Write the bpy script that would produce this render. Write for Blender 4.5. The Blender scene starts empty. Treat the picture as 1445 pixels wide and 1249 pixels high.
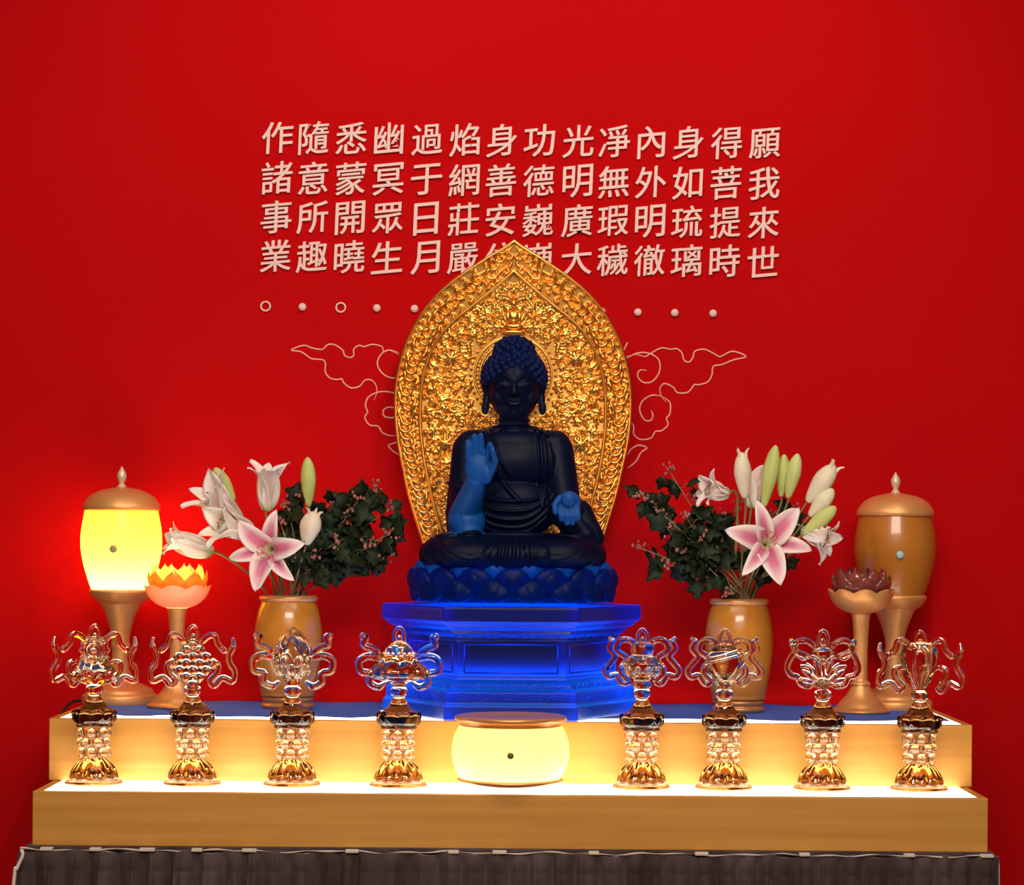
import bpy, bmesh, math, random
import numpy as np
from mathutils import Vector, Matrix, Euler
random.seed(7)
np.random.seed(7)
sc = bpy.context.scene
COL = sc.collection
PI = math.pi

# ------------------------------------------------------------ camera
ROLL = 0.0075
FPX, PX0, PY0 = 3490.0, 722.5, 760.0
CAM_Y, CAM_Z = -4.9, 1.367
cam_data = bpy.data.cameras.new('camera')
cam = bpy.data.objects.new('camera', cam_data)
COL.objects.link(cam)
cam.location = (0, CAM_Y, CAM_Z)
cam.rotation_euler = (PI / 2, -ROLL, 0)
cam_data.sensor_fit = 'HORIZONTAL'
cam_data.sensor_width = 36.0
cam_data.lens = FPX / 1445.0 * 36.0
cam_data.shift_y = (PY0 - 624.5) / 1445.0
cam_data.clip_end = 50
sc.camera = cam

# ------------------------------------------------------------ light
sc.view_settings.view_transform = 'Standard'
sc.view_settings.look = 'None'
sc.view_settings.gamma = 1.0
sc.view_settings.use_curve_mapping = False
sc.view_settings.exposure = 0.0
world = bpy.data.worlds.new('dim_hall')
sc.world = world
world.use_nodes = True
wb = world.node_tree.nodes['Background']
wb.inputs[0].default_value = (1.0, 0.72, 0.5, 1)
wb.inputs[1].default_value = 0.06
sc.cycles.max_bounces = 24
sc.cycles.transmission_bounces = 20
sc.cycles.glossy_bounces = 6
sc.cycles.diffuse_bounces = 4
sc.cycles.transparent_max_bounces = 16
sc.cycles.sample_clamp_indirect = 6.0
sc.cycles.blur_glossy = 0.6
sc.cycles.use_denoising = True


def spot(name, loc, target, energy, angle, size, blend=0.8, color=(1, .89, .76)):
    l = bpy.data.lights.new(name, 'SPOT')
    l.energy = energy
    l.spot_size = math.radians(angle)
    l.spot_blend = blend
    l.shadow_soft_size = size
    l.color = color
    o = bpy.data.objects.new(name, l)
    COL.objects.link(o)
    o.location = loc
    d = Vector(target) - Vector(loc)
    o.rotation_euler = d.to_track_quat('-Z', 'Y').to_euler()
    return o


def area(name, loc, target, energy, sx, sy, color=(1, .89, .76)):
    l = bpy.data.lights.new(name, 'AREA')
    l.shape = 'RECTANGLE'
    l.size, l.size_y = sx, sy
    l.energy = energy
    l.color = color
    o = bpy.data.objects.new(name, l)
    COL.objects.link(o)
    o.location = loc
    d = Vector(target) - Vector(loc)
    o.rotation_euler = d.to_track_quat('-Z', 'Y').to_euler()
    return o


# ceiling lights of the hall, in front of and above the altar
spot('ceiling_spot', (0.75, -1.1, 3.6), (0.0, 0.75, 1.6), 66, 80, 0.09)
spot('ceiling_spot', (-0.85, -1.1, 3.6), (0.0, 0.75, 1.5), 46, 80, 0.09)
area('ceiling_light', (0.0, -1.8, 3.6), (0, 0.8, 1.6), 24, 3.2, 0.6)
area('ceiling_light', (0.2, -4.4, 3.3), (0, 0.6, 1.5), 132, 2.6, 0.7)


# ------------------------------------------------------------ helpers
def at(px, py, y):
    """the point at depth y seen at a pixel of the photograph"""
    dx, dy = px - PX0, py - PY0
    c, s = math.cos(ROLL), math.sin(ROLL)
    x0 = dx * c + dy * s
    y0 = dy * c - dx * s
    k = (y - CAM_Y) / FPX
    return Vector((x0 * k, y, CAM_Z - y0 * k))


def link(o, parent=None):
    COL.objects.link(o)
    if parent is not None:
        o.parent = parent
    return o


def tag(o, label=None, cat=None, group=None, kind=None):
    if label:
        o['label'] = label
    if cat:
        o['category'] = cat
    if group:
        o['group'] = group
    if kind:
        o['kind'] = kind
    return o


def thing(name, label, cat, loc=(0, 0, 0), rotz=0.0, group=None):
    o = bpy.data.objects.new(name, None)
    COL.objects.link(o)
    o.empty_display_size = 0.05
    o.location = loc
    o.rotation_euler = (0, 0, rotz)
    return tag(o, label, cat, group)


def shade(me, smooth=True):
    me.polygons.foreach_set('use_smooth', [smooth] * len(me.polygons))


class MB:
    """collects vertices and faces for one mesh"""
    def __init__(self):
        self.v, self.f = [], []

    def add(self, vs, fs):
        n = len(self.v)
        self.v.extend([tuple(p) for p in vs])
        self.f.extend([tuple(i + n for i in f) for f in fs])

    def box(self, a, b):
        (x0, y0, z0), (x1, y1, z1) = a, b
        self.add([(x0, y0, z0), (x1, y0, z0), (x1, y1, z0), (x0, y1, z0),
                  (x0, y0, z1), (x1, y0, z1), (x1, y1, z1), (x0, y1, z1)],
                 [(3, 2, 1, 0), (4, 5, 6, 7), (0, 1, 5, 4), (1, 2, 6, 5), (2, 3, 7, 6), (3, 0, 4, 7)])

    def lathe(self, prof, seg=48, mod=None, c=(0, 0, 0), sy=1.0, rot=0.0):
        """profile of (radius, z) from bottom to top; ends with r = 0 close on the axis"""
        vs, fs, rings = [], [], []
        for (r, z) in prof:
            if r < 1e-7:
                rings.append([len(vs)])
                vs.append((c[0], c[1], c[2] + z))
            else:
                ring = []
                for k in range(seg):
                    a = 2 * PI * k / seg + rot
                    rr, zz = (r, z) if mod is None else mod(a, r, z)
                    ring.append(len(vs))
                    vs.append((c[0] + rr * math.cos(a), c[1] + sy * rr * math.sin(a), c[2] + zz))
                rings.append(ring)
        for a, b in zip(rings[:-1], rings[1:]):
            if len(a) == 1 and len(b) == 1:
                continue
            for k in range(seg):
                k2 = (k + 1) % seg
                if len(a) == 1:
                    fs.append((a[0], b[k2], b[k]))
                elif len(b) == 1:
                    fs.append((a[k], a[k2], b[0]))
                else:
                    fs.append((a[k], a[k2], b[k2], b[k]))
        self.add(vs, fs)

    def ell(self, c, r, seg=20, rings=12, M=None):
        prof = [(math.sin(PI * i / rings), -math.cos(PI * i / rings)) for i in range(rings + 1)]
        prof[0] = (0, -1)
        prof[-1] = (0, 1)
        m = MB()
        m.lathe(prof, seg)
        vs = []
        for p in m.v:
            q = Vector((p[0] * r[0], p[1] * r[1], p[2] * r[2]))
            if M is not None:
                q = M @ q
            vs.append((q.x + c[0], q.y + c[1], q.z + c[2]))
        self.add(vs, m.f)

    def tube(self, pts, rad, seg=8, flat=1.0, up=None, caps=True, closed=False):
        """rad: number, list or function of 0..1; flat scales the section along 'up'"""
        pts = [Vector(p) for p in pts]
        n = len(pts)
        vs, fs = [], []
        nrm = None
        for i, p in enumerate(pts):
            if closed:
                t = pts[(i + 1) % n] - pts[i - 1]
            else:
                t = pts[min(i + 1, n - 1)] - pts[max(i - 1, 0)]
            if t.length < 1e-9:
                t = Vector((0, 0, 1))
            t.normalize()
            if up is not None:
                u = Vector(up)
                u = u - t * u.dot(t)
                if u.length < 1e-4:
                    u = t.orthogonal()
                u.normalize()
            else:
                if nrm is None:
                    nrm = t.orthogonal().normalized()
                u = nrm - t * nrm.dot(t)
                if u.length < 1e-5:
                    u = t.orthogonal()
                u.normalize()
                nrm = u
            w = t.cross(u)
            if callable(rad):
                r = rad(i / max(n - 1, 1))
            elif isinstance(rad, (list, tuple)):
                r = rad[i]
            else:
                r = rad
            for k in range(seg):
                a = 2 * PI * k / seg
                q = p + w * (r * math.cos(a)) + u * (r * flat * math.sin(a))
                vs.append(q)
        m = n if closed else n - 1
        for i in range(m):
            for k in range(seg):
                a = i * seg + k
                b = i * seg + (k + 1) % seg
                j = (i + 1) % n
                fs.append((a, b, j * seg + (k + 1) % seg, j * seg + k))
        if caps and not closed:
            fs.append(tuple(range(seg - 1, -1, -1)))
            fs.append(tuple((n - 1) * seg + k for k in range(seg)))
        self.add(vs, fs)

    def cap(self, a, b, ra, rb, seg=16):
        """a capsule that tapers from a to b"""
        a, b = Vector(a), Vector(b)
        L = (b - a).length
        prof = []
        for i in range(6):
            t = -PI / 2 + (PI / 2) * i / 5
            prof.append((max(ra * math.cos(t), 0), ra * math.sin(t)))
        for i in range(6):
            t = (PI / 2) * i / 5
            prof.append((max(rb * math.cos(t), 0), L + rb * math.sin(t)))
        prof[0] = (0, -ra)
        prof[-1] = (0, L + rb)
        m = MB()
        m.lathe(prof, seg)
        q = (b - a).to_track_quat('Z', 'Y') if L > 1e-6 else Matrix.Identity(3).to_quaternion()
        self.add([q @ Vector(p) + a for p in m.v], m.f)

    def xf(self, M):
        self.v = [tuple(M @ Vector(p)) for p in self.v]
        return self

    def scale(self, s):
        self.v = [(p[0] * s, p[1] * s, p[2] * s) for p in self.v]
        return self

    def mesh(self, name, mat=None, smooth=True, fix=True):
        me = bpy.data.meshes.new(name)
        me.from_pydata(self.v, [], self.f)
        if fix:
            bm = bmesh.new()
            bm.from_mesh(me)
            bmesh.ops.recalc_face_normals(bm, faces=bm.faces)
            bm.to_mesh(me)
            bm.free()
        if mat:
            me.materials.append(mat)
        shade(me, smooth)
        return me

    def build(self, name, mat, parent=None, smooth=True, loc=None, rot=None, bevel=0.0, fix=True, auto=None):
        o = bpy.data.objects.new(name, self.mesh(name, mat, smooth, fix))
        link(o, parent)
        if loc is not None:
            o.location = loc
        if rot is not None:
            o.rotation_euler = rot
        if bevel:
            b = o.modifiers.new('bevel', 'BEVEL')
            b.width = bevel
            b.segments = 2
            b.limit_method = 'ANGLE'
        if auto:
            o.data.set_sharp_from_angle(angle=math.radians(auto))
        return o


def cr(pts, n=8, closed=False):
    """Catmull-Rom curve through points of any dimension"""
    P = [np.array(p, float) for p in pts]
    m = len(P)
    out = []
    for i in range(m if closed else m - 1):
        if closed:
            p0, p1, p2, p3 = P[i - 1], P[i], P[(i + 1) % m], P[(i + 2) % m]
        else:
            p0, p1, p2, p3 = P[max(i - 1, 0)], P[i], P[i + 1], P[min(i + 2, m - 1)]
        for k in range(n):
            t = k / n
            out.append(0.5 * ((2 * p1) + (-p0 + p2) * t + (2 * p0 - 5 * p1 + 4 * p2 - p3) * t * t
                              + (-p0 + 3 * p1 - 3 * p2 + p3) * t ** 3))
    if not closed:
        out.append(P[-1])
    return [tuple(float(c) for c in q) for q in out]


def prof_smooth(pts, n=5):
    q = cr(pts, n)
    return [(max(a, 0.0), b) for a, b in q]


def merge_remesh(mb, name, mat, parent, voxel, smooth=6, factor=0.5, loc=None):
    """all pieces of a carved or cast body melted into one continuous surface"""
    o = mb.build(name, mat, None)
    r = o.modifiers.new('remesh', 'REMESH')
    r.mode = 'VOXEL'
    r.voxel_size = voxel
    if smooth:
        s = o.modifiers.new('smooth', 'SMOOTH')
        s.iterations = smooth
        s.factor = factor
    dg = bpy.context.evaluated_depsgraph_get()
    me = bpy.data.meshes.new_from_object(o.evaluated_get(dg))
    o.modifiers.clear()
    old = o.data
    o.data = me
    bpy.data.meshes.remove(old)
    me.name = name
    if not me.materials:
        me.materials.append(mat)
    shade(me, True)
    if parent is not None:
        o.parent = parent
    if loc is not None:
        o.location = loc
    return o


def dup(o, parent=None):
    """a copy of a thing with copies of its parts and sub-parts"""
    c = o.copy()
    COL.objects.link(c)
    if parent is not None:
        c.parent = parent
    for ch in list(o.children):
        dup(ch, c)
    return c


# ------------------------------------------------------------ materials
def mat(name, color, rough=0.5, metal=0.0, trans=0.0, ior=1.5, spec=0.5, coat=0.0, noise=None, bump=None, emit=None, sheen=0.0):
    m = bpy.data.materials.new(name)
    m.use_nodes = True
    nt = m.node_tree
    b = nt.nodes['Principled BSDF']
    b.inputs['Base Color'].default_value = (*color, 1)
    b.inputs['Roughness'].default_value = rough
    b.inputs['Metallic'].default_value = metal
    b.inputs['Transmission Weight'].default_value = trans
    b.inputs['IOR'].default_value = ior
    b.inputs['Specular IOR Level'].default_value = spec
    b.inputs['Coat Weight'].default_value = coat
    b.inputs['Sheen Weight'].default_value = sheen
    b.inputs['Sheen Roughness'].default_value = 0.28
    b.inputs['Sheen Tint'].default_value = (0.75, 0.62, 0.60, 1)
    if emit:
        b.inputs['Emission Color'].default_value = (*emit[0], 1)
        b.inputs['Emission Strength'].default_value = emit[1]
    if noise or bump:
        tc = nt.nodes.new('ShaderNodeTexCoord')
    if noise:                       # (scale xyz, second colour, contrast lo, hi)
        mp = nt.nodes.new('ShaderNodeMapping')
        mp.inputs['Scale'].default_value = noise[0]
        nt.links.new(tc.outputs['Object'], mp.inputs[0])
        nz = nt.nodes.new('ShaderNodeTexNoise')
        nz.inputs['Scale'].default_value = 1.0
        nz.inputs['Detail'].default_value = 6
        nt.links.new(mp.outputs[0], nz.inputs['Vector'])
        rp = nt.nodes.new('ShaderNodeValToRGB')
        rp.color_ramp.elements[0].position = noise[2]
        rp.color_ramp.elements[1].position = noise[3]
        rp.color_ramp.elements[0].color = (*color, 1)
        rp.color_ramp.elements[1].color = (*noise[1], 1)
        nt.links.new(nz.outputs['Fac'], rp.inputs[0])
        nt.links.new(rp.outputs[0], b.inputs['Base Color'])
    if bump:                        # (scale xyz, strength, distance)
        mp2 = nt.nodes.new('ShaderNodeMapping')
        mp2.inputs['Scale'].default_value = bump[0]
        nt.links.new(tc.outputs['Object'], mp2.inputs[0])
        n2 = nt.nodes.new('ShaderNodeTexNoise')
        n2.inputs['Scale'].default_value = 1.0
        n2.inputs['Detail'].default_value = 4
        nt.links.new(mp2.outputs[0], n2.inputs['Vector'])
        bp = nt.nodes.new('ShaderNodeBump')
        bp.inputs['Strength'].default_value = bump[1]
        bp.inputs['Distance'].default_value = bump[2]
        nt.links.new(n2.outputs['Fac'], bp.inputs['Height'])
        nt.links.new(bp.outputs[0], b.inputs['Normal'])
    return m


def absorb(m, color, density):
    nt = m.node_tree
    v = nt.nodes.new('ShaderNodeVolumeAbsorption')
    v.inputs['Color'].default_value = (*color, 1)
    v.inputs['Density'].default_value = density
    nt.links.new(v.outputs[0], nt.nodes['Material Output'].inputs['Volume'])
    return m


def translucent(name, color, trans_color, mixf=0.7, rough=0.25):
    m = bpy.data.materials.new(name)
    m.use_nodes = True
    nt = m.node_tree
    b = nt.nodes['Principled BSDF']
    b.inputs['Base Color'].default_value = (*color, 1)
    b.inputs['Roughness'].default_value = rough
    t = nt.nodes.new('ShaderNodeBsdfTranslucent')
    t.inputs['Color'].default_value = (*trans_color, 1)
    mx = nt.nodes.new('ShaderNodeMixShader')
    mx.inputs[0].default_value = mixf
    nt.links.new(b.outputs[0], mx.inputs[1])
    nt.links.new(t.outputs[0], mx.inputs[2])
    nt.links.new(mx.outputs[0], nt.nodes['Material Output'].inputs['Surface'])
    return m


def emitter(name, color, strength):
    m = bpy.data.materials.new(name)
    m.use_nodes = True
    nt = m.node_tree
    nt.nodes.remove(nt.nodes['Principled BSDF'])
    e = nt.nodes.new('ShaderNodeEmission')
    e.inputs[0].default_value = (*color, 1)
    e.inputs[1].default_value = strength
    nt.links.new(e.outputs[0], nt.nodes['Material Output'].inputs['Surface'])
    return m


M = {}
M['wall'] = mat('red_wall_paint', (0.455, 0.0022, 0.0030), 0.9, spec=0.05, noise=((1.3, 1.3, 1.3), (0.495, 0.0028, 0.0045), .3, .7),
                bump=((260, 260, 260), .12, .001))
M['floor'] = mat('floor_stone', (0.12, 0.09, 0.07), 0.5, noise=((3, 3, 3), (.18, .14, .1), .3, .7))
M['letter'] = mat('cream_lettering', (0.80, 0.52, 0.47), 0.6)
M['cloudline'] = mat('pale_line_paint', (0.82, 0.36, 0.27), 0.6)
M['wood'] = mat('honey_oak', (0.53, 0.215, 0.031), 0.45, noise=((1.5, 18, 42), (0.64, 0.30, 0.058), .3, .72),
                bump=((3, 60, 160), .08, .001))
M['panel'] = emitter('light_panel', (1.0, 0.90, 0.75), 7.5)
M['blue_cloth'] = None
M['velvet'] = mat('grey_velvet', (0.052, 0.034, 0.034), 0.85, spec=.05, sheen=.9, noise=((16, 9, 4), (0.10, 0.066, 0.066), .35, .7))
M['white'] = mat('white_strip', (0.62, 0.50, 0.42), 0.6)
M['gold'] = mat('gold_leaf', (0.84, 0.40, 0.075), 0.33, metal=1.0, noise=((40, 40, 40), (0.94, 0.50, 0.12), .3, .7))
M['blueglass'] = absorb(mat('blue_frosted_glass', (0.008, 0.026, 0.13), 0.45, trans=.88, ior=1.22, spec=.05), (0.0, 0.22, 0.93), 22.0)
M['bluehair'] = absorb(mat('blue_frosted_glass_hair', (0.002, 0.022, 0.16), 0.5, trans=.70, ior=1.22, spec=.12), (0.0, 0.22, 0.93), 22.0)
M['bluelotus'] = absorb(mat('blue_frosted_glass_lotus', (0.001, 0.026, 0.24), 0.42, trans=.72, ior=1.22, spec=.04), (0.0, 0.22, 0.93), 26.0)
M['bluehand_glow'] = mat('blue_glass_hand_painted_glow', (0.003, 0.065, 0.29), 0.5, spec=.2)  # blue raised to imitate light scattered inside the hands
M['bluetip_lit'] = mat('blue_petal_painted_light', (0.001, 0.055, 0.36), 0.5, spec=.1)  # brighter than the lower lotus; light caught by upper petals is in the colour
M['blueglass_ped'] = absorb(mat('blue_glass_clear', (0.0, 0.36, 1.0), 0.36, trans=1.0, ior=1.30), (0.0, 0.26, 0.98), 6.0)
M['crystal'] = absorb(mat('clear_crystal', (1.0, 0.95, 0.86), 0.015, trans=1.0, ior=1.5), (.86, .62, .36), 22.0)
M['smoky'] = absorb(mat('smoky_amber_crystal', (1.0, 0.93, 0.80), 0.015, trans=1.0, ior=1.5), (.60, .46, .28), 58.0)
M['honey'] = absorb(mat('honey_amber_crystal', (1.0, 0.95, 0.82), 0.015, trans=1.0, ior=1.5), (.80, .66, .36), 52.0)
M['brass'] = mat('brushed_copper_gold', (0.72, 0.31, 0.095), 0.42, metal=0.45, noise=((8, 8, 40), (0.78, 0.37, 0.13), .3, .7))
M['amber'] = mat('amber_glaze', (0.42, 0.130, 0.014), 0.32, coat=.3, noise=((9, 9, 9), (0.48, 0.165, 0.02), .3, .7))
M['vase'] = mat('ochre_glaze', (0.46, 0.155, 0.014), 0.28, coat=.4, noise=((8, 8, 20), (0.52, 0.20, 0.024), .3, .7))
M['vase_rim'] = mat('copper_rim', (0.66, 0.30, 0.12), 0.35, metal=.5)
M['lampglass'] = translucent('yellow_lamp_glass', (0.75, 0.5, 0.06), (1.0, 0.78, 0.045), 0.75)
M['burnerglass'] = translucent('pale_yellow_glass', (0.85, 0.7, 0.3), (1.0, 0.83, 0.29), 0.75)
M['blue_cloth'] = translucent('thin_blue_cloth', (0.09, 0.15, 0.34), (0.06, 0.16, 0.42), .35, .8)
M['bulb'] = emitter('lamp_bulb', (1.0, 0.84, 0.56), 800.0)
M['finial'] = mat('pale_finial', (0.72, 0.55, 0.38), 0.3, metal=.2)
M['lotus_orange'] = translucent('orange_lotus_glass', (0.85, 0.35, 0.06), (1.0, 0.42, 0.06), 0.6)
M['lotus_pale'] = translucent('pale_lotus_cup', (0.85, 0.66, 0.40), (1.0, 0.92, 0.40), 0.42)
M['lotus_red'] = absorb(mat('red_lotus_crystal', (0.75, 0.25, 0.2), 0.1, trans=.85, ior=1.45), (0.9, 0.15, 0.1), 30)
M['gem_blue'] = mat('pale_blue_stud', (0.35, 0.52, 0.55), 0.3)
M['gem_green'] = mat('green_stud', (0.10, 0.11, 0.02), 0.3)
M['gem_grey'] = mat('grey_stud', (0.33, 0.26, 0.14), 0.4)
M['cable_black'] = mat('black_cable', (0.012, 0.010, 0.010), 0.5)
M['cable_white'] = mat('white_cable', (0.75, 0.62, 0.55), 0.5)
M['stem'] = mat('green_stem', (0.16, 0.15, 0.04), 0.5, noise=((30, 30, 30), (0.24, 0.16, 0.06), .3, .7))
M['twig'] = mat('brown_twig', (0.20, 0.13, 0.06), 0.6, noise=((30, 30, 30), (0.28, 0.19, 0.09), .3, .7))
M['leaf'] = mat('dark_ivy_leaf', (0.008, 0.014, 0.006), 0.55, spec=.2, noise=((25, 25, 25), (0.018, 0.029, 0.010), .35, .7))
M['leaf2'] = mat('mid_green_leaf', (0.05, 0.085, 0.02), 0.45, noise=((25, 25, 25), (0.08, 0.11, 0.03), .3, .7))
M['berry'] = mat('dusty_pink_berry', (0.20, 0.045, 0.04), 0.45, noise=((60, 60, 60), (0.42, 0.16, 0.12), .3, .7))
M['anther'] = mat('lily_anther', (0.42, 0.16, 0.03), 0.7)
M['filament'] = mat('lily_filament', (0.62, 0.66, 0.30), 0.5)


def petal_mat(name, white, pink, throat):
    """lily pigment: coloured midrib fading to a pale margin, held in the petal's own coordinates"""
    m = bpy.data.materials.new(name)
    m.use_nodes = True
    nt = m.node_tree
    b = nt.nodes['Principled BSDF']
    b.inputs['Roughness'].default_value = 0.5
    uv = nt.nodes.new('ShaderNodeUVMap')
    sp = nt.nodes.new('ShaderNodeSeparateXYZ')
    nt.links.new(uv.outputs[0], sp.inputs[0])
    r1 = nt.nodes.new('ShaderNodeValToRGB')          # across
    e = r1.color_ramp.elements
    e[0].position, e[0].color = 0.12, (*white, 1)
    e[1].position, e[1].color = 0.88, (*white, 1)
    for p, c in ((0.36, pink), (0.64, pink)):
        q = e.new(p)
        q.color = (*c, 1)
    nt.links.new(sp.outputs[0], r1.inputs[0])
    r2 = nt.nodes.new('ShaderNodeValToRGB')          # along: 0 throat, 1 tip
    f = r2.color_ramp.elements
    f[0].position, f[0].color = 0.10, (0, 0, 0, 1)
    f[1].position, f[1].color = 0.95, (0, 0, 0, 1)
    for p, v in ((0.22, 1.0), (0.62, 0.85)):
        q = f.new(p)
        q.color = (v, v, v, 1)
    nt.links.new(sp.outputs[1], r2.inputs[0])
    mx = nt.nodes.new('ShaderNodeMix')
    mx.data_type = 'RGBA'
    mx.inputs[6].default_value = (*white, 1)
    nt.links.new(r2.outputs[0], mx.inputs[0])
    nt.links.new(r1.outputs[0], mx.inputs[7])
    r3 = nt.nodes.new('ShaderNodeValToRGB')
    g = r3.color_ramp.elements
    g[0].position, g[0].color = 0.0, (1, 1, 1, 1)
    g[1].position, g[1].color = 0.2, (0, 0, 0, 1)
    nt.links.new(sp.outputs[1], r3.inputs[0])
    m2 = nt.nodes.new('ShaderNodeMix')
    m2.data_type = 'RGBA'
    m2.inputs[7].default_value = (*throat, 1)
    nt.links.new(r3.outputs[0], m2.inputs[0])
    nt.links.new(mx.outputs[2], m2.inputs[6])
    nt.links.new(m2.outputs[2], b.inputs['Base Color'])
    t = nt.nodes.new('ShaderNodeBsdfTranslucent')
    nt.links.new(m2.outputs[2], t.inputs[0])
    ms = nt.nodes.new('ShaderNodeMixShader')
    ms.inputs[0].default_value = 0.15
    nt.links.new(b.outputs[0], ms.inputs[1])
    nt.links.new(t.outputs[0], ms.inputs[2])
    nt.links.new(ms.outputs[0], nt.nodes['Material Output'].inputs['Surface'])
    return m


M['petal_pink'] = petal_mat('pink_lily_petal', (0.95, 0.80, 0.77), (0.72, 0.12, 0.28), (0.62, 0.62, 0.28))
M['petal_pale'] = petal_mat('white_lily_petal', (0.97, 0.88, 0.82), (0.90, 0.62, 0.58), (0.62, 0.66, 0.32))
M['petal_white'] = petal_mat('cream_lily_petal', (0.97, 0.90, 0.80), (0.95, 0.78, 0.62), (0.66, 0.66, 0.34))
M['bud_green'] = mat('green_lily_bud', (0.42, 0.47, 0.10), 0.5, noise=((30, 30, 12), (0.60, 0.62, 0.24), .3, .7))
M['bud_pale'] = mat('pale_lily_bud', (0.72, 0.66, 0.42), 0.5, noise=((30, 30, 12), (0.78, 0.60, 0.48), .3, .7))
M['lily_leaf'] = mat('lily_leaf', (0.09, 0.12, 0.03), 0.45)

# ------------------------------------------------------------ setting
Y_WALL = 0.80
Z_TABLE, Z_LOW, Z_UP = 0.752, 0.859, 0.988
Y_UP0, Y_UP1 = 0.219, 0.785
b = MB()
b.box((-3.2, Y_WALL, 0), (3.2, Y_WALL + 0.15, 4.2))
tag(b.build('wall_back', M['wall'], smooth=False), kind='structure')
b = MB()
b.box((-3.2, -2.2, -0.1), (3.2, Y_WALL + 0.15, 0))
tag(b.build('floor', M['floor'], smooth=False), kind='structure')

# ---- skirted table
XL, XR = -0.956, 0.957
t = thing('skirted_table', 'altar table in a pleated grey velvet skirt, along the bottom of the photo', 'table', (0, 0.37, 0))
b = MB()
b.box((XL - .002, -0.3735, Z_TABLE - 0.010), (XR + .002, 0.40, Z_TABLE))
b.build('tabletop', M['velvet'], t, smooth=False, bevel=.002)
for sx in (-.88, .88):
    for sy in (-.32, .34):
        b = MB()
        b.box((sx - .025, sy - .025, 0), (sx + .025, sy + .025, Z_TABLE - .006))
        b.build('leg', M['wood'], t, smooth=False)


def skirt():
    b = MB()
    nx, rows = 1700, []
    zs = [Z_TABLE - .0045, Z_TABLE - .012, Z_TABLE - .030, Z_TABLE - .042, Z_TABLE - .0455, Z_TABLE - .049, Z_TABLE - .06, Z_TABLE - .1,
          Z_TABLE - .2, Z_TABLE - .4, .012]
    xs = np.linspace(0, 1, nx)
    # run of the cloth: left return, front, right return
    pth = []
    yb, yf = 0.36, -0.376
    L1 = yb - yf
    W = XR - XL + .012
    tot = 2 * L1 + W
    for s in xs:
        d = s * tot
        if d < L1:
            pth.append((XL - .008, yb - d, -1, 0))
        elif d < L1 + W:
            pth.append((XL - .006 + d - L1, yf, 0, -1))
        else:
            pth.append((XR + .008, yf + d - L1 - W, 1, 0))
    rng = random.Random(3)
    pl = []
    d = 0.0
    while d < tot:
        w = 0.046 + rng.uniform(-.014, .014)
        pl.append((d, w, rng.uniform(.5, 1.3), rng.uniform(.2, .6)))
        d += w
    offs = []
    for s in xs:
        d = s * tot
        for (a, w, h, k) in reversed(pl):
            if d >= a:
                u = (d - a) / w
                # a knife pleat: rises slowly, drops at its folded edge; a small secondary fold
                v = .55 * h * max(0, .5 - .5 * math.cos(2 * PI * u)) ** .75 + .22 * math.exp(-((u - k) / .045) ** 2)
                offs.append((v, a, u))
                break
    V = []
    for j, z in enumerate(zs):
        depth = (z - Z_TABLE)
        for i in range(nx):
            x, y, nx_, ny_ = pth[i]
            v, a, u = offs[i]
            amp = (.004, .017, .026, .024)[min(j, 3)] + .022 * min(1, -depth / .12)
            if j == 4:
                amp *= .90
            wob = .25 * math.sin(5 * a + 9 * z + 6.28 * u) * min(1, max(0, (-depth - .05) / .1))
            if ny_ == 0:
                amp *= .3
            o = amp * (v + wob) + .003
            dz = .0
            if j == 0:
                dz = -.0035 * (0.5 + .5 * math.sin(33 * x + 1.3)) - .0022 * (1 + math.sin(71 * x))
            V.append((x + nx_ * o, y + ny_ * o, z + dz))
    F = []
    for j in range(len(zs) - 1):
        for i in range(nx - 1):
            F.append((j * nx + i, j * nx + i + 1, (j + 1) * nx + i + 1, (j + 1) * nx + i))
    b.add(V, F)
    return b


sk = skirt().build('skirt', M['velvet'], t)
sm = sk.modifiers.new('thick', 'SOLIDIFY')
sm.thickness = .0015
# pale lining turned over the top edge, caught by a few plastic clips
b = MB()
pts = []
for i in range(240):
    x = XL - .012 + (XR - XL + .024) * i / 239
    pts.append((x, -.382 - .003 * math.sin(57 * x + 1) ** 2, Z_TABLE - .0065 - .0016 * math.sin(29 * x + 2.0) - .0014 * math.sin(67 * x)))
b.tube(pts, [.0016 + .0009 * math.sin(83 * p[0]) + .0006 * math.sin(31 * p[0]) for p in pts], 8, flat=.7)
b.build('lining_edge', M['white'], t)
for px in (66, 135, 208, 278, 352, 497, 640, 705, 838, 990, 1135, 1283, 1392):
    p = at(px, 1196, -.01)
    b = MB()
    w = random.uniform(.010, .018)
    b.box((p.x - w, -.390, Z_TABLE - .0085), (p.x + w, -.370, Z_TABLE - .0022))
    b.build('skirt_clip', M['white'], t, smooth=False, bevel=.0015)


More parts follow.
